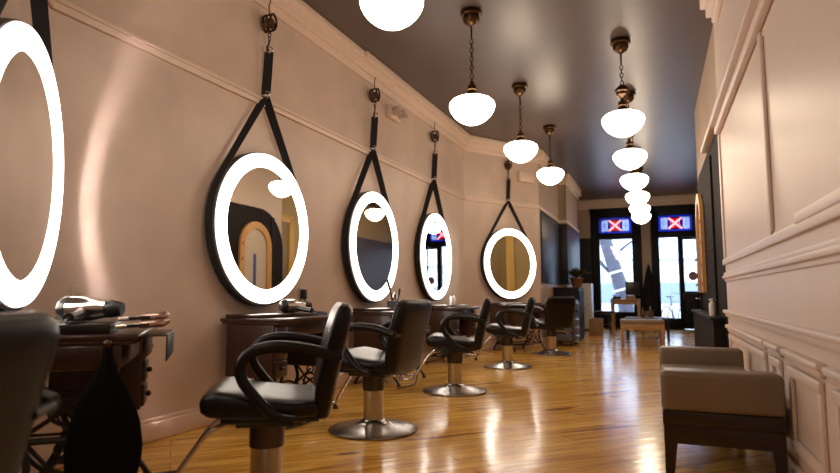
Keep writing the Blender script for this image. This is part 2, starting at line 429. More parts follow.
def band(mb, y0, y1, z0, zt, wd, d, M0):
    o_ = arch_pts(y0, y1, z0, zt); i_ = arch_pts(y0+wd, y1-wd, z0, zt-wd)
    secs = []
    for (a, b), (c_, d_) in zip(o_, i_):
        secs.append([M0 @ Vector(q) for q in ((a, b, 0), (c_, d_, 0), (c_, d_, d), (a, b, d))])
    mb.ring(secs)
AM = Matrix.Translation((-.045, 0, 0)) @ YZ
a = MB(); band(a, -.43, .43, .92, 2.17, .12, .04, AM); obj('frame', a, M['honey'], arch)
a = MB(); a.prism(arch_pts(-.31, .31, .92, 2.05), Matrix.Translation((-.012, 0, 0)) @ YZ, .010); pb = obj('back_panel', a, M['niche'], arch)
a = MB(); a.b2(-.022, -.012, -.04, .02, 1.10, 1.62); obj('strip', a, M['blue'], pb)
for z in (1.0, 1.22, 1.5, 1.75):
    a = MB(); a.b2(-.051, -.044, -.385, -.355, z, z+.05); obj('mark', a, M['red'], arch)
for y in (6.62-8.22, 8.72-8.22):
    for z in (1.02, 1.35):
        hk = MB(); hk.cone((-.045, y, z), .012, .012, .05, ry(PI/2), 10); obj('peg', hk, M['chrome'], arch)
    hk = MB(); hk.tube([(-.02, y-.09, .84), (-.07, y-.09, .84), (-.07, y+.09, .84), (-.02, y+.09, .84)], .009, 6); obj('bar', hk, M['chrome'], arch)
cb = thing('counter', 'low dark counter running along the wall under the honey wood arch', 'counter', (XP-.03, 7.45, 0))
a = MB(); a.b2(-.10, 0, -1.5, 1.55, 0, .66); obj('body', a, M['partition'], cb)
a = MB(); a.b2(-.125, 0, -1.53, 1.58, .66, .69, bev=.006); obj('counter_top', a, M['navy'], cb)
bt = MB(); bt.lathe([(.001, 0), (.03, 0), (.032, .10), (.026, .125), (.012, .14), (.012, .165), (.001, .166)], seg=16)
o = obj('lotion_bottle', bt, M['bottle_w']); o.location = (XP-.095, 6.42, .69); tag(o, 'small pale bottle on the dark counter by the end of the white wall', 'bottle')

# side walls of the front area and the street front
w = MB(); w.b2(1.27, 1.27+T, YP, YF, 0, CZ); w.b2(XP+T, 1.27, YP-.02, YP+.1, 0, CZ); struct('wall_right_front', w, M['ochre'], smooth=False)
t = MB(); t.b2(1.25, 1.27, 12.2, 16.2, .1, 2.40); t.b2(1.17, 1.27, YP+.1, YF, 3.25, CZ, bev=.01); struct('trim_13', t, M['umber'])
d2 = bpy.data.objects.new('door_2', None); COL.objects.link(d2); d2['kind'] = 'structure'
m = MB(); m.b2(1.22, 1.27, 9.40, 9.55, 0, 2.5, bev=.006); m.b2(1.22, 1.27, 10.26, 10.44, 0, 2.5, bev=.006); m.b2(1.225, 1.27, 9.42, 10.42, 2.42, 2.58, bev=.006); obj('door_casing', m, M['yellow'], d2)
m = MB(); m.b2(1.245, 1.27, 9.55, 10.26, .01, 2.42); obj('door_leaf', m, M['olive'], d2)
for z0, z1 in ((.2, 1.0), (1.15, 2.2)):
    m = MB(); m.b2(1.235, 1.245, 9.66, 10.15, z0, z1, bev=.004); obj('door_panel', m, M['olive'], d2)
m = MB(); m.ball((1.20, 9.64, 1.05), .03); obj('door_handle', m, M['brass'], d2)
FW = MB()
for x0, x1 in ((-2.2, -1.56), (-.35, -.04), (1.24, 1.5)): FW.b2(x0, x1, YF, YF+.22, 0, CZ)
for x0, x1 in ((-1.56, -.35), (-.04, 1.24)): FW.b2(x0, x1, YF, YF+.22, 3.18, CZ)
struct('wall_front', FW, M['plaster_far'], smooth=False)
t = MB()
for z0, z1, dp in ((3.20, 3.29, .05), (3.28, CZ, .11)): t.b2(-2.02, 1.27, YF-dp, YF, z0, z1, bev=.012)
struct('trim_14', t, M['trim'])
t = MB(); t.b2(-2.02, -1.57, YF-.025, YF, .1, 2.42); struct('trim_15', t, M['dark_paint'])

def bars(mb, rects, y0, y1):
    for x0, x1, z0, z1 in rects: mb.b2(x0, x1, y0, y1, z0, z1, bev=.008)
def stained_panel(parent, x0, x1, z0, z1, y):
    w_, h = x1-x0, z1-z0; b = .055
    def q(mb, a0, a1, c0, c1): mb.b2(x0+a0, x0+a1, y, y+.008, z0+c0, z0+c1)
    m = MB(); q(m, 0, w_, 0, b); q(m, 0, w_, h-b, h); q(m, 0, b, b, h-b); q(m, w_-b, w_, b, h-b); obj('stained_border', m, M['sg_blue'], parent, smooth=False)
    s = h-2*b; xc = w_/2; r = s/2+.02
    m = MB(); q(m, b, xc-r, b, h-b); q(m, xc+r, w_-b, b, h-b); obj('stained_side', m, M['sg_white'], parent, smooth=False)
    # middle square: red and purple triangles parted by a pale cross
    cx, cz = x0+xc, z0+h/2; g = .036
    XZ = Matrix(((1, 0, 0, 0), (0, 0, -1, 0), (0, 1, 0, 0), (0, 0, 0, 1)))
    mt = Matrix.Translation((cx, y+.008, cz)) @ XZ
    hh = s/2
    m = MB()
    for sg in (1, -1): m.prism([(0, sg*g), (sg*(r-g), sg*hh), (-sg*(r-g), sg*hh)], mt, .008)
    obj('stained_petal', m, M['sg_red'], parent, smooth=False)
    m = MB()
    for sg in (1, -1): m.prism([(sg*g, 0), (sg*r*.62, -sg*(hh-g)*.55), (sg*r*.62, sg*(hh-g)*.55)], mt, .008)
    obj('stained_petal', m, M['sg_red'], parent, smooth=False)
    m = MB()
    for sg in (1, -1): m.prism([(sg*r*.63, -sg*(hh-g)*.56), (sg*r, -sg*(hh-g)), (sg*r, sg*(hh-g)), (sg*r*.63, sg*(hh-g)*.56)], mt, .008)
    obj('stained_petal', m, M['sg_purple'], parent, smooth=False)
    m = MB()
    for sx in (1, -1):
        for sz in (1, -1):
            m.prism([(0, sz*g), (sx*(r-g), sz*hh), (sx*r, sz*hh), (sx*r, sz*(hh-g)), (sx*g, 0), (0, 0)], mt, .008)
    obj('stained_cross', m, M['sg_pink'], parent, smooth=False)
    m = MB()
    for sg in (1, -1):
        m.b2(cx+sg*r-.04*(sg > 0)-.0, cx+sg*r+.04*(sg < 0), y-.002, y, cz-.06, cz+.06); m.b2(cx-.09, cx+.09, y-.002, y, cz+sg*hh-.035*(sg > 0), cz+sg*hh+.035*(sg < 0))
    obj('stained_corner', m, M['sg_purple'], parent, smooth=False)
    m = MB()
    for a0 in (b, xc-r, xc+r, w_-b): m.b2(x0+a0-.006, x0+a0+.006, y-.006, y+.012, z0+b, z0+h-b)
    for c0 in (b, h-b): m.b2(x0, x0+w_, y-.006, y+.012, z0+c0-.006, z0+c0+.006)
    for a0 in (b+(xc-r-b)/2, xc+r+(w_-b-xc-r)/2):
        m.torus((x0+a0, y, cz), .045, .007, rx(PI/2), 12, 5); m.b2(x0+a0-.004, x0+a0+.004, y-.004, y, z0+b, z0+h-b)
    obj('lead_came', m, M['lead'], parent)

def win_parent(name):
    o = bpy.data.objects.new(name, None); COL.objects.link(o); o['kind'] = 'structure'; return o
w1 = win_parent('window_1')
m = MB(); bars(m, [(-1.56, -1.38, 0, 3.18), (-.55, -.35, 0, 3.18), (-1.40, -.53, 2.96, 3.18), (-1.40, -.53, 2.375, 2.54), (-1.40, -.53, 0, .43)], YF-.03, YF+.12)
obj('window_frame', m, M['black_frame'], w1)
m = MB(); bars(m, [(-1.60, -1.50, 0, 3.20), (-.41, -.31, 0, 3.20), (-1.62, -.29, 3.10, 3.22)], YF-.06, YF); obj('window_casing', m, M['black_frame'], w1)
m = MB(); m.b2(-1.40, -.53, YF+.05, YF+.06, .41, 2.39); obj('window_pane', m, M['pane'], w1)
stained_panel(w1, -1.38, -.55, 2.535, 2.965, YF+.03)
w2 = win_parent('window_2')
m = MB(); bars(m, [(-.04, .12, 0, 3.18), (1.16, 1.24, 0, 3.18), (.10, 1.18, 2.96, 3.18), (.10, 1.18, 2.375, 2.54), (.57, .655, 0, 2.39), (.10, .58, 0, .28), (.93, 1.18, 2.52, 2.97)], YF-.03, YF+.12)
obj('window_frame', m, M['black_frame'], w2)
m = MB(); bars(m, [(-.08, .02, 0, 3.20), (1.18, 1.26, 0, 3.20), (-.10, 1.26, 3.10, 3.22)], YF-.06, YF); obj('window_casing', m, M['black_frame'], w2)
m = MB(); m.b2(.11, .58, YF+.05, YF+.06, .27, 2.39); obj('window_pane', m, M['pane'], w2)
stained_panel(w2, .12, .94, 2.535, 2.965, YF+.03)
d1 = win_parent('door_1')
m = MB(); bars(m, [(.655, .70, .01, 2.37), (1.12, 1.16, .01, 2.37), (.69, 1.13, 2.31, 2.37), (.69, 1.13, .01, .97)], YF-.02, YF+.05); obj('door_leaf', m, M['black_frame'], d1)
m = MB(); bars(m, [(.74, 1.08, .15, .80)], YF-.03, YF-.02); obj('door_panel', m, M['black_frame'], d1)
m = MB(); m.b2(.69, 1.13, YF+.01, YF+.02, .96, 2.32); m_ = obj('door_pane', m, M['pane'], d1)
m = MB(); bars(m, [(1.00, 1.035, .97, 2.31)], YF, YF+.04); obj('door_bar', m, M['black_frame'], d1)
m = MB(); m.cone((.668, YF-.045, .86), .022, .03, .05, rx(PI/2), 16); m.b2(.655, .682, YF-.026, YF-.02, .76, .95); obj('door_handle', m, M['brass'], d1)
m = MB(); m.b2(.84, .98, YF-.035, YF-.02, .90, .94); obj('letter_slot', m, M['brass'], d1)
m = MB(); m.prism([(.13*math.cos(PI/8+k*PI/4)*.9, .12*math.sin(PI/8+k*PI/4)) for k in range(8)], Matrix.Translation((.90, YF-.008, 1.36)) @ rx(PI/2), .01)
tag(obj('hanging_sign', m, M['sign']), 'small pink eight sided sign hung on the entrance door glass', 'sign')

# ------------------------------------------------------------------ lit round mirrors
HR = .585
def make_mirror():
    t = thing('round_mirror', '', 'mirror')
    # local: x along the wall, y out of the wall, z up; origin under the mirror on the floor line of the wall
    ax = Matrix.Translation((0, 0, 1.41)) @ rx(-PI/2)      # lathe z -> +y
    m = MB(); m.lathe([(.001, .012), (.555, .012), (.592, .03), (.595, .088), (.58, .096), (.47, .096), (.001, .096)], ax, 72); obj('frame', m, M['frame_drum'], t)
    m = MB(); m.lathe([(.478, .097), (.478, .112), (.488, .116), (HR-.012, .116), (HR-.004, .112), (HR-.004, .097)], ax, 72, caps=False); obj('light_ring', m, M['ringlight'], t)
    th = R(18.5); h = .016; c0 = Vector((HR-.001, .106))
    tx, ty = -math.sin(th), math.cos(th)
    m = MB(); m.lathe([(c0.x-tx*h/2, c0.y-ty*h/2), (c0.x+tx*h/2, c0.y+ty*h/2)], ax, 96, caps=False); o = obj('lens_edge', m, M['lens'], t)
    m = MB(); m.lathe([(.001, .1025), (.479, .1025), (.479, .098), (.001, .098)], ax, 72); obj('mirror_glass', m, M['mirror'], t)
    # straps
    zs = 2.475; ys = .062
    a0 = math.acos(.60/(zs-1.41)); path = []
    m = MB(); m.strip([(0, ys+.008, zs+.02), (0, ys+.02, zs+.2), (0, ys+.03, 2.84)], .074, .006, (-.35, 1, 0)); obj('hanging_strap', m, M['black_fabric'], t)
    for sg in (-1, 1):
        pts = [(0, ys, zs)] + [(sg*.603*math.sin(a), .058, 1.41+.603*math.cos(a)) for a in [a0+(PI-a0)*k/14 for k in range(15)]]
        pts = [Vector(pts[0]).lerp(Vector(pts[1]), k/4) for k in range(4)] + pts[1:]
                # facing strap: broad side outward near the ring, turning onto the drum edge
        m = MB(); secs = []
        P = [Vector(p) for p in pts]
        for i, p in enumerate(P):
            tg = (P[min(i+1, len(P)-1)]-P[max(i-1, 0)]).normalized()
            k = min(1, i/4)
            wd = Vector((-.35*(1-k), 1, 0))
            wd = (wd - tg*tg.dot(wd)).normalized(); nn = tg.cross(wd)
            hw_ = .036-.004*k; secs.append([p+wd*hw_+nn*.002, p-wd*hw_+nn*.002, p-wd*hw_-nn*.002, p+wd*hw_-nn*.002])
        m.ring(secs); obj('side_strap', m, M['black_fabric'], t)
    m = MB(); m.torus((0, ys+.008, zs+.012), .028, .007, rzm(R(75)) @ rx(PI/2), 14, 6, 1.5); obj('strap_ring', m, M['chrome'], t)
    m = MB(); m.torus((0, ys+.03, 2.855), .026, .006, rzm(R(75)) @ rx(PI/2), 14, 6, 1.5); obj('strap_ring', m, M['chrome'], t)
    m = MB()
    hookp = [(0, ys+.03, 2.86), (.018, ys+.03, 2.845), (.026, ys+.03, 2.875), (.006, ys+.03, 2.90), (0, ys+.03, 2.94)]
    m.tube(bez(hookp, 5), .008, 6); obj('hook', m, M['bronze'], t)
    m = MB()
    for k in range(3): m.torus((0, ys+.03, 2.955+.03*k), .016, .005, rx(PI/2) @ ry(PI/2*(k % 2)), 10, 5)
    obj('chain', m, M['bronze'], t)
    m = MB(); m.tube(bez([(0, ys+.03, 3.15), (.012, ys+.03, 3.22), (-.006, ys+.03, 3.28), (.0, ys+.02, 3.345), (0, ys+.02, CZ)], 4), .005, 6); obj('ceiling_wire', m, M['bronze'], t)
    m = MB(); pm = Matrix.Translation((0, ys+.03, 3.08)) @ rx(PI/2)
    m.lathe([(.01, -.028), (.040, -.028), (.046, -.018), (.034, 0), (.046, .018), (.040, .028), (.01, .028)], pm, 20); pu = obj('pulley', m, M['pulley'], t)
    for yy in (ys+.068, ys-.008):
        m = MB(); m.tube(bez([(0, yy, 3.155), (.036, yy, 3.12), (.038, yy, 3.07), (0, yy, 3.015), (-.038, yy, 3.07), (-.036, yy, 3.12), (0, yy, 3.155)], 4), .009, 6); obj('pulley_cheek', m, M['bronze'], pu)
    m = MB(); m.tube([(0, ys-.012, 3.155), (0, ys+.072, 3.155)], .009, 6); obj('pulley_pin', m, M['bronze'], pu)
    m = MB(); m.tube([(0, ys-.012, 3.015), (0, ys+.072, 3.015)], .009, 6); obj('pulley_pin', m, M['bronze'], pu)
    return t
mir = make_mirror()
def on_left(y): return (LX(y), y, 0)
# local +y must point into the room: on the left wall that is +X -> rotate -90 deg
GM = 'lit round mirrors along the left wall'
mir.location = on_left(3.815); mir.rotation_euler = (0, 0, -PI/2+LANG)
mir['label'] = 'lit round mirror second from the camera, reflecting the honey wood arch'; mir['group'] = GM
dup(mir, on_left(5.70), -PI/2+LANG, 'lit round mirror third from the camera, above the caddy of styling tools', GM)
dup(mir, on_left(7.545), -PI/2+LANG, 'lit round mirror reflecting the stained glass window, last one on the straight wall', GM)
q = B0 + BU*.93
dup(mir, (q.x, q.y, 0), math.atan2(.835, .55)-PI, 'lit round mirror on the far angled wall, farthest from the camera', GM)
q = A1 + Vector((.656, -.755, 0))*.61
ang = math.atan2(.755, -.656)-PI
m1 = dup(mir, (q.x, q.y, .02), ang, 'large lit round mirror nearest the camera, cut by the photo edge', GM)
for c_ in m1.children:
    if c_.name.startswith('lens_edge'): c_.data = c_.data.copy(); c_.data.materials[0] = M['beam']

for o_, yaw in ((mir, 1.2), (bpy.data.objects['round_mirror.001'], 1.25), (bpy.data.objects['round_mirror.002'], .45), (bpy.data.objects['round_mirror.003'], 0)):
    o_.rotation_euler = (R(.45), 0, o_.rotation_euler.z + R(yaw))

# ------------------------------------------------------------------ pendant lamps
def make_pendant(extra=False, up=0.0):
    t = thing('pendant_lamp', '', 'pendant lamp')
    # origin at the ceiling, everything hangs below
    zc = 2.535 + up - CZ
    m = MB(); m.lathe([(.001, 0), (.088, 0), (.098, -.012), (.099, -.040), (.090, -.050), (.074, -.052), (.076, -.090), (.066, -.104), (.058, -.118), (.034, -.132), (.020, -.142), (.001, -.143)], None, 28); obj('canopy', m, M['brass'], t)
    top = zc + .155
    m = MB()
    m.tube([(0, 0, -.14), (0, 0, -.26)], .009, 8)
    z = -.265; k = 0
    while z > top + (.22 if extra else .13):
        m.torus((0, 0, z-.024), .026, .0048, (rx(PI/2) if k % 2 else rx(PI/2)) if False else (rzm(PI/2*(k % 2)) @ rx(PI/2) @ Matrix.Diagonal((.6, 1, 1, 1))), 10, 5); z -= .041; k += 1
    m.tube([(0, 0, z+.02), (0, 0, top+.05)], .005, 6)
    obj('chain', m, M['brass'], t)
    m = MB(); m.lathe([(.001, .135), (.020, .132), (.022, .105), (.040, .098), (.043, .06), (.034, .05), (.05, .035), (.062, .012), (.066, -.012), (.001, -.014)], None, 24, c=(0, 0, top-.02)); obj('fitter', m, M['brass'], t)
    if extra:
        m = MB(); m.lathe([(.001, .12), (.02, .118), (.05, .09), (.072, .06), (.075, .045), (.06, .035), (.058, .01), (.03, -.01), (.02, -.03), (.001, -.03)], None, 24, c=(0, 0, top+.14)); obj('ballast_cup', m, M['bronze'], t)
    prof = [(.062, .132), (.10, .128), (.145, .117), (.182, .099), (.204, .077), (.212, .055), (.211, .032), (.204, .008), (.190, -.020), (.168, -.050), (.138, -.079), (.101, -.104), (.060, -.122), (.025, -.130), (.001, -.132)]
    prof = [(a_*.965, b_*.97) for a_, b_ in prof]
    m = MB(); m.lathe(prof, None, 40, c=(0, 0, zc)); obj('globe', m, M['globe'], t)
    return t
pl = make_pendant(False); pr = make_pendant(True, .055); pn = make_pendant(False, .175); pa = make_pendant(False, .085); pb_ = make_pendant(False, .145)
GL = 'schoolhouse pendant lamps hung from the dark ceiling'
pn.location = (-1.50, 3.28, CZ); pn['label'] = 'glowing white pendant lamp nearest the camera, cut by the top edge'; pn['group'] = GL
pl.location = (-1.475, 4.97, CZ); pl['label'] = 'glowing white pendant lamp second in the left row, nearest one showing its whole chain'; pl['group'] = GL
pa.location = (-1.47, 7.02, CZ); pa['group'] = GL; pa['label'] = ('glowing white pendant lamp third in the left row, before the last one')
pb_.location = (-1.43, 8.97, CZ); pb_['group'] = GL; pb_['label'] = ('glowing white pendant lamp last in the left row, before the far angled wall')
dup(pl, (-1.49, 1.0, CZ), .2, 'unseen glowing pendant lamp added above the camera to light the near end', GL)  # extra lamp out of view, added to light the left foreground
pr.location = (-.245, 6.12, CZ); pr['label'] = 'glowing white pendant lamp highest and largest of the middle row'; pr['group'] = GL
for y, s in ((7.8, 'second of the six from the camera'), (9.45, 'third of the six from the camera'), (11.1, 'fourth of the six from the camera'),
             (12.7, 'fifth of the six, half hidden behind the fourth'), (14.0, 'lowest in the picture and farthest away')):
    dup(pr, (-.245, y, CZ), y, 'white pendant lamp in the middle row, ' + s, GL)
dup(pr, (-.28, -1.2, CZ), 1.0, 'unseen glowing pendant lamp added behind the camera to light the near end', GL)  # another added lamp out of view, brightens the near part of the room

# ------------------------------------------------------------------ salon chairs
def cushion(mb, c, s, bev, M0=None, seg=5):
    return mb.box(c, s, M0, bev, seg)
def make_chair():
    t = thing('salon_chair', '', 'salon chair')
    # local: faces +y, origin on the floor under the column
    m = MB(); m.lathe([(.001, 0), (.292, 0), (.298, .006), (.296, .014), (.27, .022), (.20, .034), (.13, .048), (.088, .062), (.075, .078), (.001, .078)], None, 56); obj('base', m, M['base_metal'], t)
    m = MB(); m.lathe([(.001, .07), (.066, .07), (.066, .265), (.070, .27), (.070, .36), (.06, .366), (.001, .366)], None, 32); co = obj('column', m, M['steel'], t)
    m = MB(); m.lathe([(.067, .262), (.073, .264), (.073, .364), (.067, .366)], None, 32); obj('column_cover', m, M['cover'], t)
    m = MB(); m.tube(bez([(.05, .0, .335), (.16, -.02, .325), (.24, -.06, .30)], 5), .008, 8); m.ball((.245, -.062, .298), .016); obj('pump_lever', m, M['chrome'], t)
    m = MB(); m.b2(-.14, .14, -.17, .13, .345, .374, bev=.006); m.b2(-.19, .19, -.24, .19, .370, .389, bev=.006); obj('seat_plate', m, M['plastic_black'], t)
    # seat: lofted cushion, waterfall front
    secs = []
    prof = [(-.235, .40, .455, .21), (-.22, .39, .462, .238), (-.10, .385, .468, .247), (.03, .386, .482, .25), (.11, .388, .500, .25), (.19, .392, .510, .248), (.240, .400, .504, .240), (.268, .415, .485, .222), (.278, .44, .465, .19)]
    for y, z0, z1, hw in prof:
        s = []; h = (z1-z0)/2; zm = (z0+z1)/2; n = 28
        for k in range(n):
            a = 2*PI*k/n; ca, sa = math.cos(a), math.sin(a); e = .30
            s.append(Vector((hw*math.copysign(abs(ca)**e, ca), y, zm + h*math.copysign(abs(sa)**.55, sa))))
        secs.append(s)
    m = MB(); m.ring(secs); obj('seat', m, M['leather'], t, sharp=60)
    # backrest, reclined 12 degrees
    bm_ = Matrix.Translation((0, -.225, .385)) @ rx(R(12))
    m = MB(); secs = []
    for z, hw, th, y0 in ((-.0, .19, .035, .0), (.015, .21, .045, .0), (.10, .228, .055, .006), (.25, .236, .056, .006), (.38, .24, .054, .0), (.45, .24, .05, -.004), (.485, .228, .042, -.006), (.505, .20, .026, -.008), (.51, .17, .012, -.008)):
        s = []; n = 28
        for k in range(n):
            a = 2*PI*k/n; ca, sa = math.cos(a), math.sin(a)
            bow = .022*(1-(abs(ca))**2)
            s.append(bm_ @ Vector((hw*math.copysign(abs(ca)**.28, ca), y0-.01 - bow*.9*(1 if sa > 0 else .3) + th*math.copysign(abs(sa)**.6, sa), z)))
        secs.append(s)
    m.ring(secs); bk = obj('backrest', m, M['leather'], t, sharp=60)
    for sg in (-1, 1):
        x = sg*.272
        pts = bez([(x, -.325, .630), (x, -.20, .662), (x, -.08, .676), (x, .01, .672), (x, .075, .645), (x, .102, .600), (x, .090, .550), (x, .045, .495), (x, -.005, .445), (x, -.06, .405), (x, -.13, .392)], 5)
        m = MB(); m.tube(pts, .024, 10, False, sy=1.0, up=(1, 0, 0)); obj('armrest', m, M['arm'], t)
        m = MB(); m.tube([(x*.62, -.04, .378), (x, -.07, .395)], .014, 8); obj('arm_bracket', m, M['plastic_black'], t)
        m = MB(); m.tube([(x*.75, -.33, .62), (x, -.322, .63)], .013, 8); obj('arm_bracket', m, M['plastic_black'], t)
    m = MB()
    for sg in (-1, 1): m.tube(bez([(sg*.10, .16, .375), (sg*.11, .23, .34), (sg*.12, .33, .20), (sg*.125, .37, .135)], 4), .011, 8)
    m.tube(bez([(-.125, .37, .135), (-.15, .42, .125), (-.13, .50, .122), (0, .512, .122), (.13, .50, .122), (.15, .42, .125), (.125, .37, .135)], 5), .011, 8)
    m.tube([(-.125, .37, .135), (.125, .37, .135)], .010, 8); obj('footrest', m, M['chrome'], t)
    for c_ in list(t.children):                                # seat assembly sits on the raised column, a little short front to back
        if c_.name.split('.')[0] in ('seat', 'backrest', 'armrest', 'arm_bracket', 'seat_plate', 'pump_lever'):
            for v in c_.data.vertices:
                v.co.z += .020; v.co.y *= .89
                if c_.name.startswith('backrest') and v.co.z > .60: v.co.z -= (v.co.z-.60)*.12; 
    return t
def face(fx, fy): return math.atan2(-fx, fy)
GC = 'black leather salon chairs facing the mirrors'
ch = make_chair()
ch.location = (-1.555, 2.15, .0); ch.rotation_euler = (0, 0, face(-.84, -.54)); ch['label'] = 'black leather salon chair seen side on, largest one fully in the picture'; ch['group'] = GC
dup(ch, (-1.78, 3.63, 0), face(-1, .04), 'black leather salon chair showing its broad back, second largest in the row', GC)
dup(ch, (-1.765, 5.31, 0), face(-.95, -.25), 'black leather salon chair third in the row, before the middle mirror', GC)
dup(ch, (-1.74, 7.31, 0), face(-.97, -.14), 'black leather salon chair fourth in the row, before the fourth mirror', GC)
dup(ch, (-1.49, 9.12, 0), face(-.62, .78), 'black leather salon chair farthest in the row, showing its flat back', GC)
dup(ch, (-1.485, .625, .0), face(-.95, -.27), 'dark blurred salon chair back filling the lower left corner', GC)

# ------------------------------------------------------------------ treadle sewing tables used as stations
def make_table(sides=(-1, 1), tray='darkwood'):
    t = thing('treadle_table', '', 'table')
    # local: x along the wall (+-.46), y out of the wall (.02 .. .52), z up
    m = MB(); m.b2(-.47, .47, .03, .53, .706, .73, bev=.008); m.b2(-.46, .46, .04, .515, .690, .707, bev=.005); obj('table_top', m, M['darkwood'], t)
    m = MB(); m.b2(-.44, .44, .05, .36 if tray == 'darkwood' else .425, .73, .756 if tray == 'darkwood' else .768, bev=.007); obj('folded_leaf', m, M[tray], t)
    m = MB(); m.b2(*((-.27, .27) if len(sides) == 2 else (-.27, .455)), .08, .47, .60, .691, bev=.01); obj('apron', m, M['darkwood'], t)
    for sx in sides:
        m = MB(); m.b2(sx*.445, sx*.275, .07, .47, .325, .691, bev=.006); ca = obj('drawer_case', m, M['darkwood_v'], t)
        for k in range(3):
            z0 = .338 + .116*k
            m = MB(); m.b2(sx*.43, sx*.29, .465, .487, z0, z0+.104, bev=.008); dr = obj('drawer', m, M['darkwood'], ca)
            m = MB(); m.ball((sx*.36, .498, z0+.052), .014, (1, 1, 1), 12, 8); obj('knob', m, M['bronze'], dr)
    for sx in (-1, 1):
        # cast iron side
        x = sx*.33; m = MB()
        if sx not in sides:
            m.tube([(x, .12, .335), (x, .10, .60)], .013, 8); m.tube([(x, .42, .335), (x, .44, .60)], .013, 8)
            m.tube(bez([(x, .11, .59), (x, .20, .52), (x, .27, .45), (x, .34, .40), (x, .43, .34)], 5), .009, 6); m.tube(bez([(x, .43, .59), (x, .34, .52), (x, .27, .45), (x, .20, .40), (x, .11, .34)], 5), .009, 6); m.torus((x, .27, .45), .06, .008, ry(PI/2), 18, 6)
        m.tube([(x, .10, .335), (x, .44, .335)], .013, 8)
        m.tube(bez([(x, .12, .335), (x, .15, .24), (x, .11, .13), (x, .05, .05), (x, .03, .012)], 6), .014, 8)
        m.tube(bez([(x, .42, .335), (x, .39, .24), (x, .43, .13), (x, .49, .05), (x, .51, .012)], 6), .014, 8)
        m.tube([(x, .075, .10), (x, .465, .10)], .011, 8)
        m.tube(bez([(x, .14, .33), (x, .22, .24), (x, .27, .21), (x, .34, .16), (x, .44, .10)], 5), .009, 6)
        m.tube(bez([(x, .40, .33), (x, .32, .24), (x, .27, .21), (x, .20, .16), (x, .10, .10)], 5), .009, 6)
        m.torus((x, .27, .21), .055, .008, ry(PI/2), 18, 6); m.torus((x, .27, .30), .030, .007, ry(PI/2), 14, 6); m.torus((x, .18, .19), .028, .006, ry(PI/2), 14, 6); m.torus((x, .36, .19), .028, .006, ry(PI/2), 14, 6)
        m.tube(bez([(x, .14, .10), (x, .20, .135), (x, .27, .115), (x, .34, .135), (x, .40, .10)], 5), .007, 6)
        for y in (.03, .51): m.cone((x, y, .012), .022, .016, .024, None, 12)
        obj('iron_leg', m, M['iron'], t)
    m = MB(); m.tube([(-.33, .12, .11), (.33, .12, .11)], .010, 8)
    m.tube(bez([(-.33, .27, .30), (-.1, .27, .20), (0, .27, .18), (.1, .27, .20), (.33, .27, .30)], 5), .009, 6)
    m.tube(bez([(-.33, .27, .12), (-.1, .27, .22), (0, .27, .24), (.1, .27, .22), (.33, .27, .12)], 5), .009, 6)
    obj('cross_brace', m, M['iron'], t)
    m = MB(); m.torus((.24, .26, .34), .15, .010, ry(PI/2), 32, 8)
    for k in range(6): m.tube([(.24, .26, .34), (.24, .26+.15*math.cos(k*PI/3), .34+.15*math.sin(k*PI/3))], .006, 6)
    m.cone((.24, .26, .34), .02, .02, .05, ry(PI/2), 12); obj('drive_wheel', m, M['iron'], t)
    m = MB()
    for k in range(7): m.b2(-.17, .17, .20+.035*k, .215+.035*k, .085, .095)
    for k in range(6): m.b2(-.17+.064*k, -.158+.064*k, .19, .43, .080, .088)
    m.tube([(-.17, .19, .088), (.17, .19, .088), (.17, .43, .088), (-.17, .43, .088)], .007, 6, True); obj('treadle', m, M['iron'], t)
    return t
GT = 'antique treadle tables under the mirrors'
tb = make_table()
def wall_loc(p, d, s): return p + d*s
tb.location = on_left(3.86); tb.rotation_euler = (0, 0, -PI/2+LANG); tb['label'] = 'dark treadle table behind the side on chair, carrying a chrome hair dryer'; tb['group'] = GT
T3, T4 = 5.72, 7.62
dup(tb, on_left(T3), -PI/2+LANG, 'dark treadle table carrying a caddy of styling tools, behind the broad backed chair', GT)
dup(tb, on_left(T4), -PI/2+LANG, 'dark treadle table with two small bottles, fourth from the camera', GT)
q5 = B0 + BU*.92
a5 = math.atan2(.835, .55)-PI
dup(tb, (q5.x, q5.y, 0), a5, 'dark treadle table under the mirror on the far angled wall', GT)
q1 = A1 + Vector((.656, -.755, 0))*.49 + Vector((.755, .656, 0))*.07
a1 = ang
t1 = make_table((-1,), 'plastic_black'); t1.location = (q1.x, q1.y, 0); t1.rotation_euler = (0, 0, a1)
t1.scale = (1, 1, 1.025); t1['label'] = 'dark treadle table nearest the camera with a black cape hung on its end'; t1['group'] = GT

def local(loc, rz, p):
    return Matrix.Translation(Vector((loc[0], loc[1], 0))) @ rzm(rz) @ Vector(p)

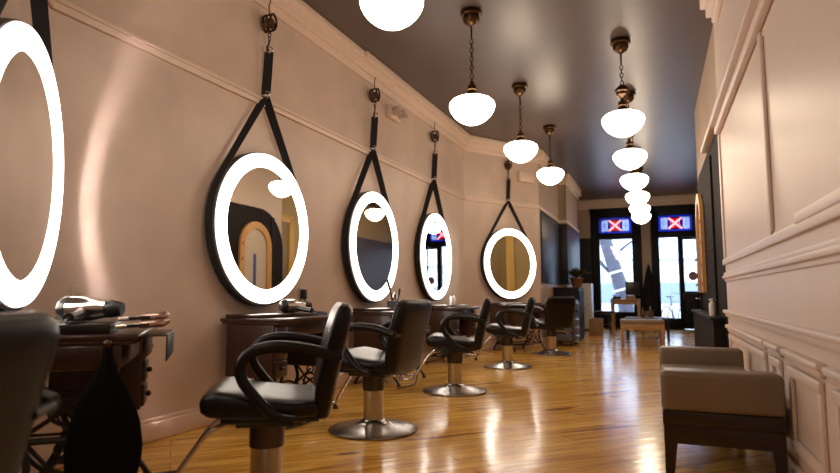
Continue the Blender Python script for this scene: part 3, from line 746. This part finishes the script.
# ------------------------------------------------------------------ things on the tables
def make_dryer():
    t = thing('hair_dryer', '', 'hair dryer')
    ax = Matrix.Translation((0, 0, .052)) @ ry(PI/2)
    m = MB(); m.lathe([(.001, -.06), (.030, -.058), (.048, -.045), (.052, -.02), (.052, .03), (.047, .07), (.040, .10), (.036, .125), (.001, .125)], ax, 28); obj('body', m, M['silver'], t)
    m = MB(); m.lathe([(.036, .122), (.037, .14), (.030, .175), (.026, .185), (.001, .185)], ax @ Matrix.Diagonal((1, .9, 1, 1)), 20); obj('nozzle', m, M['plastic_black'], t)
    m = MB(); m.lathe([(.001, -.075), (.034, -.072), (.050, -.05), (.053, -.03), (.051, -.028), (.001, -.05)], ax, 24); obj('grille', m, M['plastic_black'], t)
    m = MB(); m.tube(bez([(.02, 0, .045), (.05, -.06, .036), (.075, -.13, .026), (.09, -.20, .022)], 5), .02, 12, radii=None); h = obj('handle', m, M['plastic_black'], t)
    m = MB(); m.tube(bez([(.09, -.20, .022), (.11, -.25, .01), (.15, -.26, .008), (.17, -.21, .008), (.14, -.17, .008)], 6), .005, 6); obj('cord', m, M['rubber'], t)
    return t
hd = make_dryer()
p = local(tb.location, -PI/2+LANG, (-.02, .27, .756)); hd.location = p; hd.rotation_euler = (0, 0, R(60)); hd['label'] = 'chrome hair dryer lying under the second mirror near a wall outlet'; hd['group'] = 'hair dryers on the tables'
p = local((q1.x, q1.y), a1, (.22, .27, .788))
d0 = dup(hd, p, R(20), 'silver hair dryer on the nearest table, beside the photo edge', 'hair dryers on the tables')

def make_iron(mat):
    t = thing('curling_iron', '', 'curling iron')
    m = MB(); m.lathe([(.001, 0), (.010, .001), (.0105, .14), (.001, .141)], None, 14); obj('barrel', m, M['silver'], t)
    m = MB(); m.lathe([(.001, .13), (.014, .132), (.016, .15), (.015, .22), (.017, .27), (.012, .285), (.001, .287)], None, 16); obj('handle', m, mat, t)
    m = MB(); m.b2(.010, .016, -.006, .006, .06, .19, bev=.002); obj('clip', m, M['plastic_black'], t)
    return t
# irons hang handle up in a holder clipped to the front of the nearest table
hm = Matrix.Translation((q1.x, q1.y, 0)) @ rzm(a1)
hold = thing('tool_rack', 'dark wire rack holding curling irons at the front edge of the nearest table', 'rack', hm @ Vector((.26, .53, .60)), a1)
m = MB(); m.b2(-.20, .20, .002, .012, .04, .142, bev=.004); obj('back_plate', m, M['bronze'], hold)
m = MB(); m.b2(-.20, .20, .012, .10, .136, .142, bev=.002); obj('shelf', m, M['bronze'], hold)
m = MB(); m.b2(-.20, .20, .094, .100, .04, .136, bev=.002); obj('lip', m, M['iron'], hold)
ir = make_iron(M['pinkmetal'])
places = ('nearest of the lower three', 'middle of the lower three', 'farthest of the lower three', 'nearer of the upper two', 'farther of the upper two')
for k in range(5):
    o = ir if k == 0 else dup(ir, (0, 0, 0), 0, '')
    up_ = k > 2; xx = (.42, .30, .18, .365, .235)[k]
    o.location = hm @ Vector((xx, .44, .774 + (.027 if up_ else 0)))
    o.rotation_euler = (rzm(a1 + (.12, 0, .08, .03, -.04)[k]) @ rx(R(-86))).to_euler()
    o.scale = (.95, .95, .62)
    o['label'] = 'rose handled curling iron on the nearest table, ' + places[k]; o['group'] = 'curling irons in the rack'
cp = thing('hairdressing_cape', 'black hairdressing cape hanging teardrop shaped from a knob on the nearest table end', 'cape', (0, 0, 0))
# hangs on the near end (local x = +.47) of the nearest table
cm = hm @ Vector((.484, .43, -.03)); cp.location = cm; cp.rotation_euler = (0, 0, a1)
m = MB(); secs = []
for z, hw, d in ((.748, .012, .012), (.735, .022, .02), (.70, .026, .024), (.66, .040, .030), (.60, .082, .040), (.53, .128, .05), (.46, .156, .055), (.38, .170, .058), (.32, .166, .056), (.26, .148, .05), (.21, .113, .04), (.175, .07, .026), (.16, .03, .012)):
    s = []
    for k in range(40):
        a = 2*PI*k/40; rp = 1+.10*math.sin(7*a+1.0)*min(1, (.75-z)*4)
        s.append(Vector((d*rp*math.cos(a)+.035, hw*.75*(1+.04*math.sin(5*a))*math.sin(a), z)))
    secs.append(s)
m.ring(secs); obj('cloth', m, M['cape'], cp, sharp=80)
m = MB(); m.cone((.012, 0, .745), .010, .010, .05, ry(PI/2), 12); m.ball((.040, 0, .745), .017); obj('peg', m, M['bronze'], cp)

# caddy of tools on the middle table
cl = local(on_left(T3), -PI/2+LANG, (-.10, .25, .756))
t = thing('tool_caddy', 'small dark caddy of styling tools on the middle table', 'caddy', cl, .2)
m = MB(); m.b2(-.06, .06, -.05, .05, 0, .006); m.b2(-.06, .06, -.05, -.045, 0, .075); m.b2(-.06, .06, .045, .05, 0, .075); m.b2(-.06, -.055, -.05, .05, 0, .075); m.b2(.055, .06, -.05, .05, 0, .075); obj('box', m, M['plastic_black'], t)
m = MB(); m.torus((0, 0, .07), .045, .006, None, 20, 6); obj('rim', m, M['chrome'], t)
def stick(name, label, cat, p0, p1, r, mat, h2=None):
    m = MB(); a, b = Vector(p0), Vector(p1)
    pts = [a.lerp(b, k/6) for k in range(7)]
    m.tube(pts, r, 8, radii=[r*.7, r, r, r*.8, r*1.2, r*1.2, r*.9])
    return tag(obj(name, m, mat), label, cat)
c0 = Vector(cl)
stick('flat_iron', 'black flat iron leaning up out of the caddy on the middle table', 'flat iron', c0+Vector((.01, .0, .012)), c0+Vector((.0, -.17, .30)), .013, M['plastic_black'])
stick('hair_brush', 'dark hair brush standing in the caddy on the middle table', 'brush', c0+Vector((.02, .02, .008)), c0+Vector((.05, .05, .20)), .012, M['darkwood'])
stick('comb', 'chrome handled comb standing in the caddy on the middle table', 'comb', c0+Vector((-.02, .02, .008)), c0+Vector((-.02, .06, .17)), .007, M['chrome'])
def bottle(p, h, r, mat, capm, label, grp=None, nm='bottle'):
    t = thing(nm, label, 'bottle', p, 0, grp)
    m = MB(); m.lathe([(.001, 0), (r*.95, 0), (r, h*.05), (r, h*.62), (r*.8, h*.72), (r*.35, h*.78), (r*.35, h*.82), (.001, h*.82)], None, 18); obj('body', m, mat, t)
    m = MB(); m.lathe([(.001, h*.80), (r*.42, h*.80), (r*.42, h*.98), (.001, h)], None, 14); obj('cap', m, capm, t)
    return t
bl = local(on_left(T4), -PI/2+LANG, (-.03, .27, .756))
bottle(bl, .15, .030, M['bottle_w'], M['plastic_black'], 'small pale bottle on the fourth table, the nearer of two', 'bottles on the fourth table')
bottle(Vector(bl)+Vector((-.02, .16, 0)), .13, .03, M['bottle_w'], M['chrome'], 'small pale bottle on the fourth table, the farther of two', 'bottles on the fourth table')
for (yy, ff), lab in (((-.20, .40), 'amber product bottle on the dark table below the middle mirror'),):
    bottle(local(on_left(T3), -PI/2+LANG, (yy, .22, .756)), .14, .026, M['bottle_b'], M['plastic_black'], lab)

# power cords trailing down from the tables
for i, (y, lab) in enumerate(((3.86, 'black power cord hanging under the table with the chrome dryer'), (T3, 'black power cord lying on the floor under the middle table'))):
    m = MB(); b = lambda *p: local(on_left(y), -PI/2+LANG, p)
    m.tube(bez([b(-.10, .545, .70), b(-.12, .56, .5), b(-.08, .56, .25), b(.05, .58, .03), b(.25, .62, .012), b(.42, .60, .012), b(.5, .57, .012)], 6), .006, 6)
    tag(obj('power_cord', m, M['rubber']), lab, 'cord')

# wall fittings
def outlet(p, rz, label, plug):
    t = thing('wall_outlet', label, 'outlet', p, rz)
    m = MB(); m.b2(-.038, .038, .001, .008, -.058, .058, bev=.003); pl_ = obj('plate', m, M['plastic_cream'], t)
    m = MB()
    for z in (-.022, .022): m.b2(-.016, .016, .008, .011, z-.014, z+.014, bev=.002)
    obj('socket', m, M['plastic_cream'], pl_)
    if plug:
        m = MB(); m.b2(-.022, .022, .011, .06, -.045, .04, bev=.008); m.tube(bez([(0, .045, -.04), (.0, .06, -.10), (-.01, .06, -.16)], 4), .006, 6); obj('plug', m, M['plastic_black'], t)
outlet((LX(4.43), 4.43, .90), -PI/2+LANG, 'wall outlet with a black plug beside the second mirror', True)
outlet((LX(2.30), 2.30, .885), -PI/2+LANG, 'blank cream wall outlet above the nearest hair dryer', False)
em = thing('emergency_light', 'cream two headed emergency light high on the left wall between mirrors', 'emergency light', (LX(6.27), 6.27, 3.02), -PI/2+LANG)
m = MB(); m.b2(-.15, .15, .0, .07, -.06, .09, bev=.012); obj('housing', m, M['trim'], em)
for sx in (-1, 1):
    m = MB(); mm = Matrix.Translation((sx*.08, .10, .02)) @ rx(R(-70)); m.lathe([(.001, -.05), (.03, -.05), (.055, .02), (.06, .05), (.05, .052), (.001, .035)], mm, 20); obj('lamp_head', m, M['plastic_cream'], em)
q = B0 + BU*1.36
wb = thing('wall_box', 'plain cream box on the far angled wall under the ceiling', 'box', (q.x, q.y, 2.92), a5)
m = MB(); m.b2(-.17, .17, 0, .09, -.085, .085, bev=.012); obj('housing', m, M['trim'], wb)
m = MB(); m.b2(-.15, .15, .088, .095, -.066, .066, bev=.004); obj('cover', m, M['trim'], wb)

# ------------------------------------------------------------------ settee by the right wall
t = thing('settee', 'tan leather backless settee with raised ends and dark legs along the white wall', 'settee', (.277, 3.92, 0))
X0, X1, YN, YFR = -.272, .255, -.77, .77
for yc, nm in ((YN+.085, 'end_arm'), (YFR-.085, 'end_arm')):
    m = MB(); m.box((( X0+X1)/2, yc, .433), (X1-X0, .17, .192), None, .028, 4); a_ = obj(nm, m, M['tan'], t)
    m = MB()
    yf = yc-.085+.004 
    m.tube([(X0+.012, yf+.02, .345), (X0+.012, yf+.02, .515), (X1-.012, yf+.02, .515), (X1-.012, yf+.02, .345)], .004, 6); obj('seam', m, M['tan'], a_)
m = MB(); m.box(((X0+X1)/2, 0, .375), (X1-X0-.02, YFR-YN-.34, .095), None, .025, 4); obj('seat_cushion', m, M['tan'], t)
m = MB()
m.b2(X0+.004, X1-.004, YN+.004, YFR-.004, .272, .338, bev=.006)
for y0 in (YN+.012, YFR-.062): m.b2(X0+.012, X1-.012, y0, y0+.05, .185, .272, bev=.004)
for x0 in (X0+.012, X1-.052): m.b2(x0, x0+.04, YN+.03, YFR-.03, .185, .272, bev=.004)
obj('frame', m, M['walnut'], t)
for sx, x in ((1, X0+.008), (-1, X1-.008)):
    for sy, y in ((1, YN+.008), (-1, YFR-.008)):
        secs = []
        for z, wd in ((.27, .062), (.19, .058), (0.0, .036)):
            secs.append([Vector(v) for v in ((x, y, z), (x+sx*wd, y, z), (x+sx*wd, y+sy*wd, z), (x, y+sy*wd, z))])
        m = MB(); m.ring(secs); obj('leg', m, M['walnut'], t)

# ------------------------------------------------------------------ far waiting area
t = thing('waiting_bench', 'honey wood bench with a tan cushion standing in the middle of the far floor', 'bench', (-.25, 11.15, 0), R(3))
m = MB(); m.box((0, 0, .42), (.72, .55, .075), None, .025, 4); obj('cushion', m, M['tan'], t)
m = MB(); m.b2(-.345, .345, -.26, -.235, .28, .385, bev=.004); m.b2(-.345, .345, .235, .26, .28, .385, bev=.004); m.b2(-.345, -.32, -.26, .26, .28, .385, bev=.004); m.b2(.32, .345, -.26, .26, .28, .385, bev=.004); m.b2(-.345, .345, -.26, .26, .37, .387); obj('frame', m, M['oak'], t)
for sx in (-1, 1):
    for sy in (-1, 1):
        m = MB(); m.b2(sx*.355, sx*.295, sy*.27, sy*.21, 0, .385, bev=.004); obj('leg', m, M['oak'], t)
t = thing('coffee_table', 'low dark table with a pale shining top behind the tan bench', 'table', (-.18, 12.9, 0))
m = MB(); m.b2(-.42, .42, -.35, .35, .40, .43, bev=.006); obj('table_top', m, M['greycab'], t)
for sx in (-1, 1):
    for sy in (-1, 1):
        m = MB(); m.b2(sx*.40, sx*.36, sy*.33, sy*.29, 0, .40); obj('leg', m, M['plastic_black'], t)
bottle((-.26, 12.75, .43), .20, .035, M['bottle_b'], M['chrome'], 'dark bottle on the low table behind the bench, left of two', 'bottles on the low table')
bottle((-.12, 12.9, .43), .22, .035, M['bottle_b'], M['chrome'], 'dark bottle on the low table behind the bench, right of two', 'bottles on the low table')
t = thing('reception_desk', 'small pale wood desk before the left shop window', 'desk', (-.70, 15.35, 0))
m = MB(); m.b2(-.34, .34, -.28, .28, .75, .78, bev=.006); obj('desk_top', m, M['oak'], t)
m = MB(); m.b2(-.31, .31, -.25, -.23, .65, .75); m.b2(-.31, .31, .23, .25, .65, .75); m.b2(-.31, -.29, -.25, .25, .65, .75); m.b2(.29, .31, -.25, .25, .65, .75); obj('apron', m, M['oak'], t)
for sx in (-1, 1):
    for sy in (-1, 1):
        m = MB(); m.b2(sx*.33, sx*.27, sy*.27, sy*.21, 0, .75, bev=.004); obj('leg', m, M['oak'], t)
t = thing('monitor', 'black monitor on the reception desk', 'monitor', (-.53, 15.40, .78), R(6))
m = MB(); m.b2(-.165, .165, -.015, .015, .10, .42, bev=.006); obj('screen', m, M['plastic_black'], t)
m = MB(); m.lathe([(.001, 0), (.09, 0), (.09, .01), (.02, .02), (.02, .15), (.001, .15)], None, 20); obj('stand', m, M['plastic_black'], t)
t = thing('desk_phone', 'black phone on the left of the reception desk', 'phone', (-.90, 15.25, .78), R(20))
m = MB(); m.prism([(-.08, 0), (.08, 0), (.08, .02), (-.08, .06)], Matrix.Translation((.09, 0, 0)) @ Matrix(((0, 0, -1, 0), (1, 0, 0, 0), (0, 1, 0, 0), (0, 0, 0, 1))), .18); obj('body', m, M['plastic_black'], t)
m = MB(); m.tube(bez([(-.05, -.08, .05), (-.05, -.04, .08), (-.05, .04, .09), (-.05, .08, .07)], 4), .018, 8); obj('handset', m, M['plastic_black'], t)
o = MB(); o.b2(-.11, .11, -.03, .03, 0, .09, bev=.01); o = obj('desk_tray', o, M['oak']); o.location = (-.58, 15.22, .78); tag(o, 'low tray of cards in front of the black monitor', 'tray')
# coat on the pier between the windows
t = thing('coat', 'dark coat hanging between the two shop windows', 'coat', (-.16, YF-.13, 0))
m = MB(); secs = []
for z, hw, d in ((1.66, .015, .015), (1.60, .035, .03), (1.50, .06, .05), (1.35, .09, .065), (1.10, .135, .08), (.85, .165, .085), (.60, .185, .09), (.46, .19, .09)):
    secs.append([Vector((hw*(1+.06*math.sin(6*a))*math.cos(a), d*(1+.12*math.sin(9*a))*math.sin(a), z)) for a in [2*PI*k/40 for k in range(40)]])
m.ring(secs); obj('cloth', m, M['coat'], t, sharp=80)
m = MB(); m.tube([(0, 0, 1.64), (0, .03, 1.70), (0, .13, 1.71)], .01, 6); obj('hook', m, M['bronze'], t)

# left front corner: trolley, cabinets, plant, box, stool
t = thing('drawer_trolley', 'grey trolley with shallow drawers beyond the farthest salon chair', 'trolley', (-1.50, 10.75, 0), R(-6))
m = MB(); m.b2(-.20, .17, -.22, .22, .06, .80, bev=.008); bo = obj('body', m, M['plastic_black'], t)
for k in range(5):
    z0 = .09+.14*k
    m = MB(); m.b2(.165, .19, -.20, .20, z0, z0+.12, bev=.006); m.b2(-.19, .16, -.235, -.215, z0, z0+.12, bev=.006); d_ = obj('drawer', m, M['greycab'], t)
    m = MB(); m.tube([(.19, -.10, z0+.09), (.21, -.10, z0+.09), (.21, .10, z0+.09), (.19, .10, z0+.09)], .006, 6); obj('handle', m, M['chrome'], d_)
for sx in (-.15, .13):
    for sy in (-.17, .17):
        m = MB(); m.lathe([(.001, -.015), (.03, -.015), (.03, .015), (.001, .015)], Matrix.Translation((sx, sy, .03)) @ rx(PI/2), 14); obj('caster', m, M['rubber'], t)
t = thing('sideboard', 'dark cabinet against the left wall carrying the potted plant', 'cabinet', (-1.60, 12.35, 0))
m = MB(); m.b2(-.26, .20, -.55, .30, .0, 1.0, bev=.006); obj('body', m, M['navy'], t)
m = MB(); m.b2(-.28, .22, -.57, .32, 1.0, 1.03, bev=.006); obj('cabinet_top', m, M['dark_paint'], t)
for y0, y1 in ((-.53, -.13), (-.11, .28)):
    m = MB(); m.b2(.20, .215, y0, y1, .06, .96, bev=.004); d_ = obj('door', m, M['navy'], t)
    m = MB(); m.cone((.23, y1-.04, .6), .012, .015, .03, ry(PI/2), 12); obj('knob', m, M['chrome'], d_)
t = thing('potted_plant', 'leafy plant in a clay pot on the dark cabinet', 'plant', (-1.45, 12.05, 1.03))
m = MB(); m.lathe([(.001, 0), (.09, 0), (.12, .15), (.13, .17), (.125, .19), (.11, .19), (.10, .17), (.001, .165)], None, 24); obj('pot', m, M['clay'], t)
m = MB(); random.seed(3)
for k in range(46):
    a = random.uniform(0, 2*PI); l = random.uniform(.12, .32); h = random.uniform(.08, .26)
    p0 = Vector((0, 0, .17)); p1 = Vector((math.cos(a)*l*.6, math.sin(a)*l*.6, .17+h)); p2 = Vector((math.cos(a)*l, math.sin(a)*l, .17+h*random.uniform(.5, 1.0)))
    sd = Vector((-math.sin(a), math.cos(a), 0))
    secs = []
    for u in range(6):
        uu = u/5; c_ = (1-uu)**2*p0 + 2*uu*(1-uu)*p1 + uu*uu*p2; wv = .028*math.sin(PI*min(1, uu*.92+.06))+.002
        secs.append([c_-sd*wv, c_+Vector((0, 0, .003)), c_+sd*wv, c_-Vector((0, 0, .003))])
    m.ring(secs)
fo = obj('foliage', m, M['leaf'], t)
t = thing('tall_cabinet', 'pale grey narrow cabinet standing by the left shop window', 'cabinet', (-1.62, 15.35, 0))
m = MB(); m.b2(-.14, .14, -.25, .25, .05, 1.16, bev=.008); obj('body', m, M['whitecab'], t)
m = MB(); m.b2(-.13, .13, -.262, -.25, .08, 1.13, bev=.004); d_ = obj('door', m, M['whitecab'], t)
m = MB(); m.cone((.10, -.275, .65), .012, .014, .03, rx(PI/2), 12); obj('knob', m, M['chrome'], d_)
m = MB(); m.b2(-.14, .14, -.24, .24, 0, .05); obj('plinth', m, M['plastic_black'], t)
t = thing('cardboard_box', 'brown cardboard box on the floor beside the round stool', 'box', (-1.26, 13.75, 0), R(4))
m = MB(); m.b2(-.15, .15, -.18, .18, 0, .36, bev=.004); obj('body', m, M['card'], t)
m = MB(); m.b2(-.145, .145, -.005, .005, .36, .364); m.b2(-.15, .0, -.18, .18, .360, .363); obj('flap', m, M['card'], t)
t = thing('round_stool', 'round dark cushioned stool near the left shop window', 'stool', (-1.13, 14.35, 0))
m = MB(); m.lathe([(.001, .44), (.20, .44), (.225, .455), (.23, .48), (.215, .505), (.16, .515), (.001, .517)], None, 32); obj('seat', m, M['leather'], t)
m = MB(); m.torus((0, 0, .20), .15, .009, None, 24, 6); obj('foot_ring', m, M['plastic_black'], t)
for k in range(4):
    a = PI/4+k*PI/2; m = MB(); m.tube([(math.cos(a)*.12, math.sin(a)*.12, .44), (math.cos(a)*.19, math.sin(a)*.19, .0)], .012, 8); obj('leg', m, M['plastic_black'], t)
t = thing('shelf_clutter_basket', 'dark basket of towels on the dark cabinet near the plant', 'basket', (-1.62, 11.86+.0, 1.03)) if False else None

# ------------------------------------------------------------------ the street outside
g = MB(); g.b2(-14, 14, YF+.05, 22.5, -.25, -.12); struct('pavement', g, M['pavement'], smooth=False)
g = MB(); g.b2(-30, 30, 22.5, 34, -.40, -.27); struct('road', g, M['road'], smooth=False)
g = MB(); g.b2(-30, 30, 34, 38, -.27, -.12); struct('pavement_far', g, M['pavement'], smooth=False)
t = thing('street_tree', 'bare leaning street tree with white bands seen through the left shop window', 'tree', (-.98, 20.2, -.12))
tr = bez([(.10, 0, 0), (.04, 0, .8), (-.20, 0, 1.7), (-.46, 0, 2.6), (-.78, .1, 3.8), (-1.0, .2, 5.2)], 8)
m = MB(); n = len(tr); m.tube(tr, .2, 14, radii=[.26-.10*i/n for i in range(n)]); obj('trunk', m, M['bark'], t)
for zi in (11, 16):
    m = MB(); seg = tr[zi:zi+2]; m.tube([seg[0], seg[0].lerp(seg[1], .5)], .235-.0*zi, 14, radii=[.268-.10*zi/n]*2); obj('band', m, M['whitewash'], t)
for k, (pp) in enumerate((
    [(-.40, 0, 2.1), (-.1, .1, 2.4), (.35, .2, 2.75), (.8, .3, 2.9)], [(-.2, 0, 1.5), (-.7, -.1, 2.1), (-1.1, -.1, 2.9), (-1.4, 0, 3.6)],
    [(-.7, .05, 3.4), (-.2, .2, 3.9), (.5, .3, 4.4), (1.2, .3, 4.8)], [(-.5, 0, 2.5), (-.95, .1, 3.1), (-1.3, .2, 3.3)])):
    b_ = bez(pp, 6); m = MB(); m.tube(b_, .05, 8, radii=[.065-.05*i/len(b_) for i in range(len(b_))]); obj('branch', m, M['bark'], t)
t = thing('bicycle', 'dark bicycle parked on the pavement outside the entrance', 'bicycle', (.50, 18.6, -.12), R(62))
for x in (-.5, .5):
    m = MB(); m.torus((x, 0, .34), .33, .018, rx(PI/2), 32, 6)
    for k in range(8): m.tube([(x, 0, .34), (x+.33*math.cos(k*PI/4), 0, .34+.33*math.sin(k*PI/4))], .003, 4)
    obj('wheel', m, M['rubber'], t)
m = MB()
for a_, b_ in (((-.5, 0, .34), (-.1, 0, .32)), ((-.1, 0, .32), (.36, 0, .78)), ((-.22, 0, .80), (.36, 0, .84)), ((-.1, 0, .32), (-.25, 0, .92)), ((-.5, 0, .34), (-.22, 0, .80)), ((.5, 0, .34), (.34, 0, 1.0))):
    m.tube([a_, b_], .016, 8)
obj('frame', m, M['plastic_black'], t)
m = MB(); m.tube(bez([(.28, -.28, 1.0), (.38, -.2, 1.05), (.36, 0, 1.02), (.38, .2, 1.05), (.28, .28, 1.0)], 5), .013, 8); obj('handlebar', m, M['plastic_black'], t)
m = MB(); m.box((-.27, 0, .95), (.26, .13, .05), None, .02, 3); obj('saddle', m, M['plastic_black'], t)
t = thing('street_building', 'pale building across the street seen through the shop windows', 'building', (0, 38, -.12))
m = MB(); m.b2(-30, 30, 0, 6, 0, 14); obj('wall', m, M['facade'], t)
m = MB(); m.b2(-30, 30, -.12, 0, .5, 1.7); obj('shopfront_band', m, M['facade_b'], t)
m = MB(); m.b2(-30, 30, -.35, 0, 3.1, 3.4); obj('ledge', m, M['facade'], t)
for k in range(-5, 6):
    fr = MB(); fr.b2(k*2.4-.65, k*2.4+.65, -.06, 0, 4.2, 6.6); fo = obj('window', fr, M['facade'], t)
    fr = MB(); fr.b2(k*2.4-.55, k*2.4+.55, -.07, -.06, 4.3, 6.5); obj('pane', fr, M['facade_w'], fo)

# ------------------------------------------------------------------ sky, camera, view
wd = bpy.data.worlds.new('overcast_sky'); SC.world = wd; wd.use_nodes = True
bg = wd.node_tree.nodes['Background']; bg.inputs[0].default_value = (.72, .85, 1.0, 1); bg.inputs[1].default_value = SKY_S

cam = bpy.data.cameras.new('camera'); co = bpy.data.objects.new('camera', cam); COL.objects.link(co)
FPX, VX, VY = 590.0, 656.0, 294.0
cam.sensor_width = 36; cam.lens = FPX/840*36; cam.clip_start = .05; cam.clip_end = 200
d = Vector(((VX-420)/FPX, -(VY-236.5)/FPX, 1.0)).normalized()      # world +Y in camera axes (right, up, forward)
u = Vector((0, d.z, -d.y)).normalized()
r_ = Vector((u.y*d.z-u.z*d.y, u.z*d.x-u.x*d.z, u.x*d.y-u.y*d.x)); 
r_ = r_ if r_.x > 0 else -r_
Rm = Matrix(((r_.x, r_.y, r_.z), (d.x, d.y, d.z), (u.x, u.y, u.z)))   # rows: world X, Y, Z in camera axes
right = Vector((Rm[0][0], Rm[1][0], Rm[2][0])); upv = Vector((Rm[0][1], Rm[1][1], Rm[2][1])); fwd = Vector((Rm[0][2], Rm[1][2], Rm[2][2]))
mw = Matrix((( right.x, upv.x, -fwd.x, 0), (right.y, upv.y, -fwd.y, 0), (right.z, upv.z, -fwd.z, .9), (0, 0, 0, 1)))
co.matrix_world = mw
cam.dof.use_dof = True; cam.dof.focus_distance = 4.2; cam.dof.aperture_fstop = 2.0
SC.camera = co
SC.view_settings.view_transform = 'Standard'; SC.view_settings.look = 'None'; SC.view_settings.gamma = 1; SC.view_settings.exposure = 1.0
SC.cycles.use_denoising = True
SC.cycles.max_bounces = 10; SC.cycles.diffuse_bounces = 4; SC.cycles.glossy_bounces = 5; SC.cycles.transparent_max_bounces = 12
SC.cycles.sample_clamp_indirect = 6
SC.cycles.caustics_reflective = False
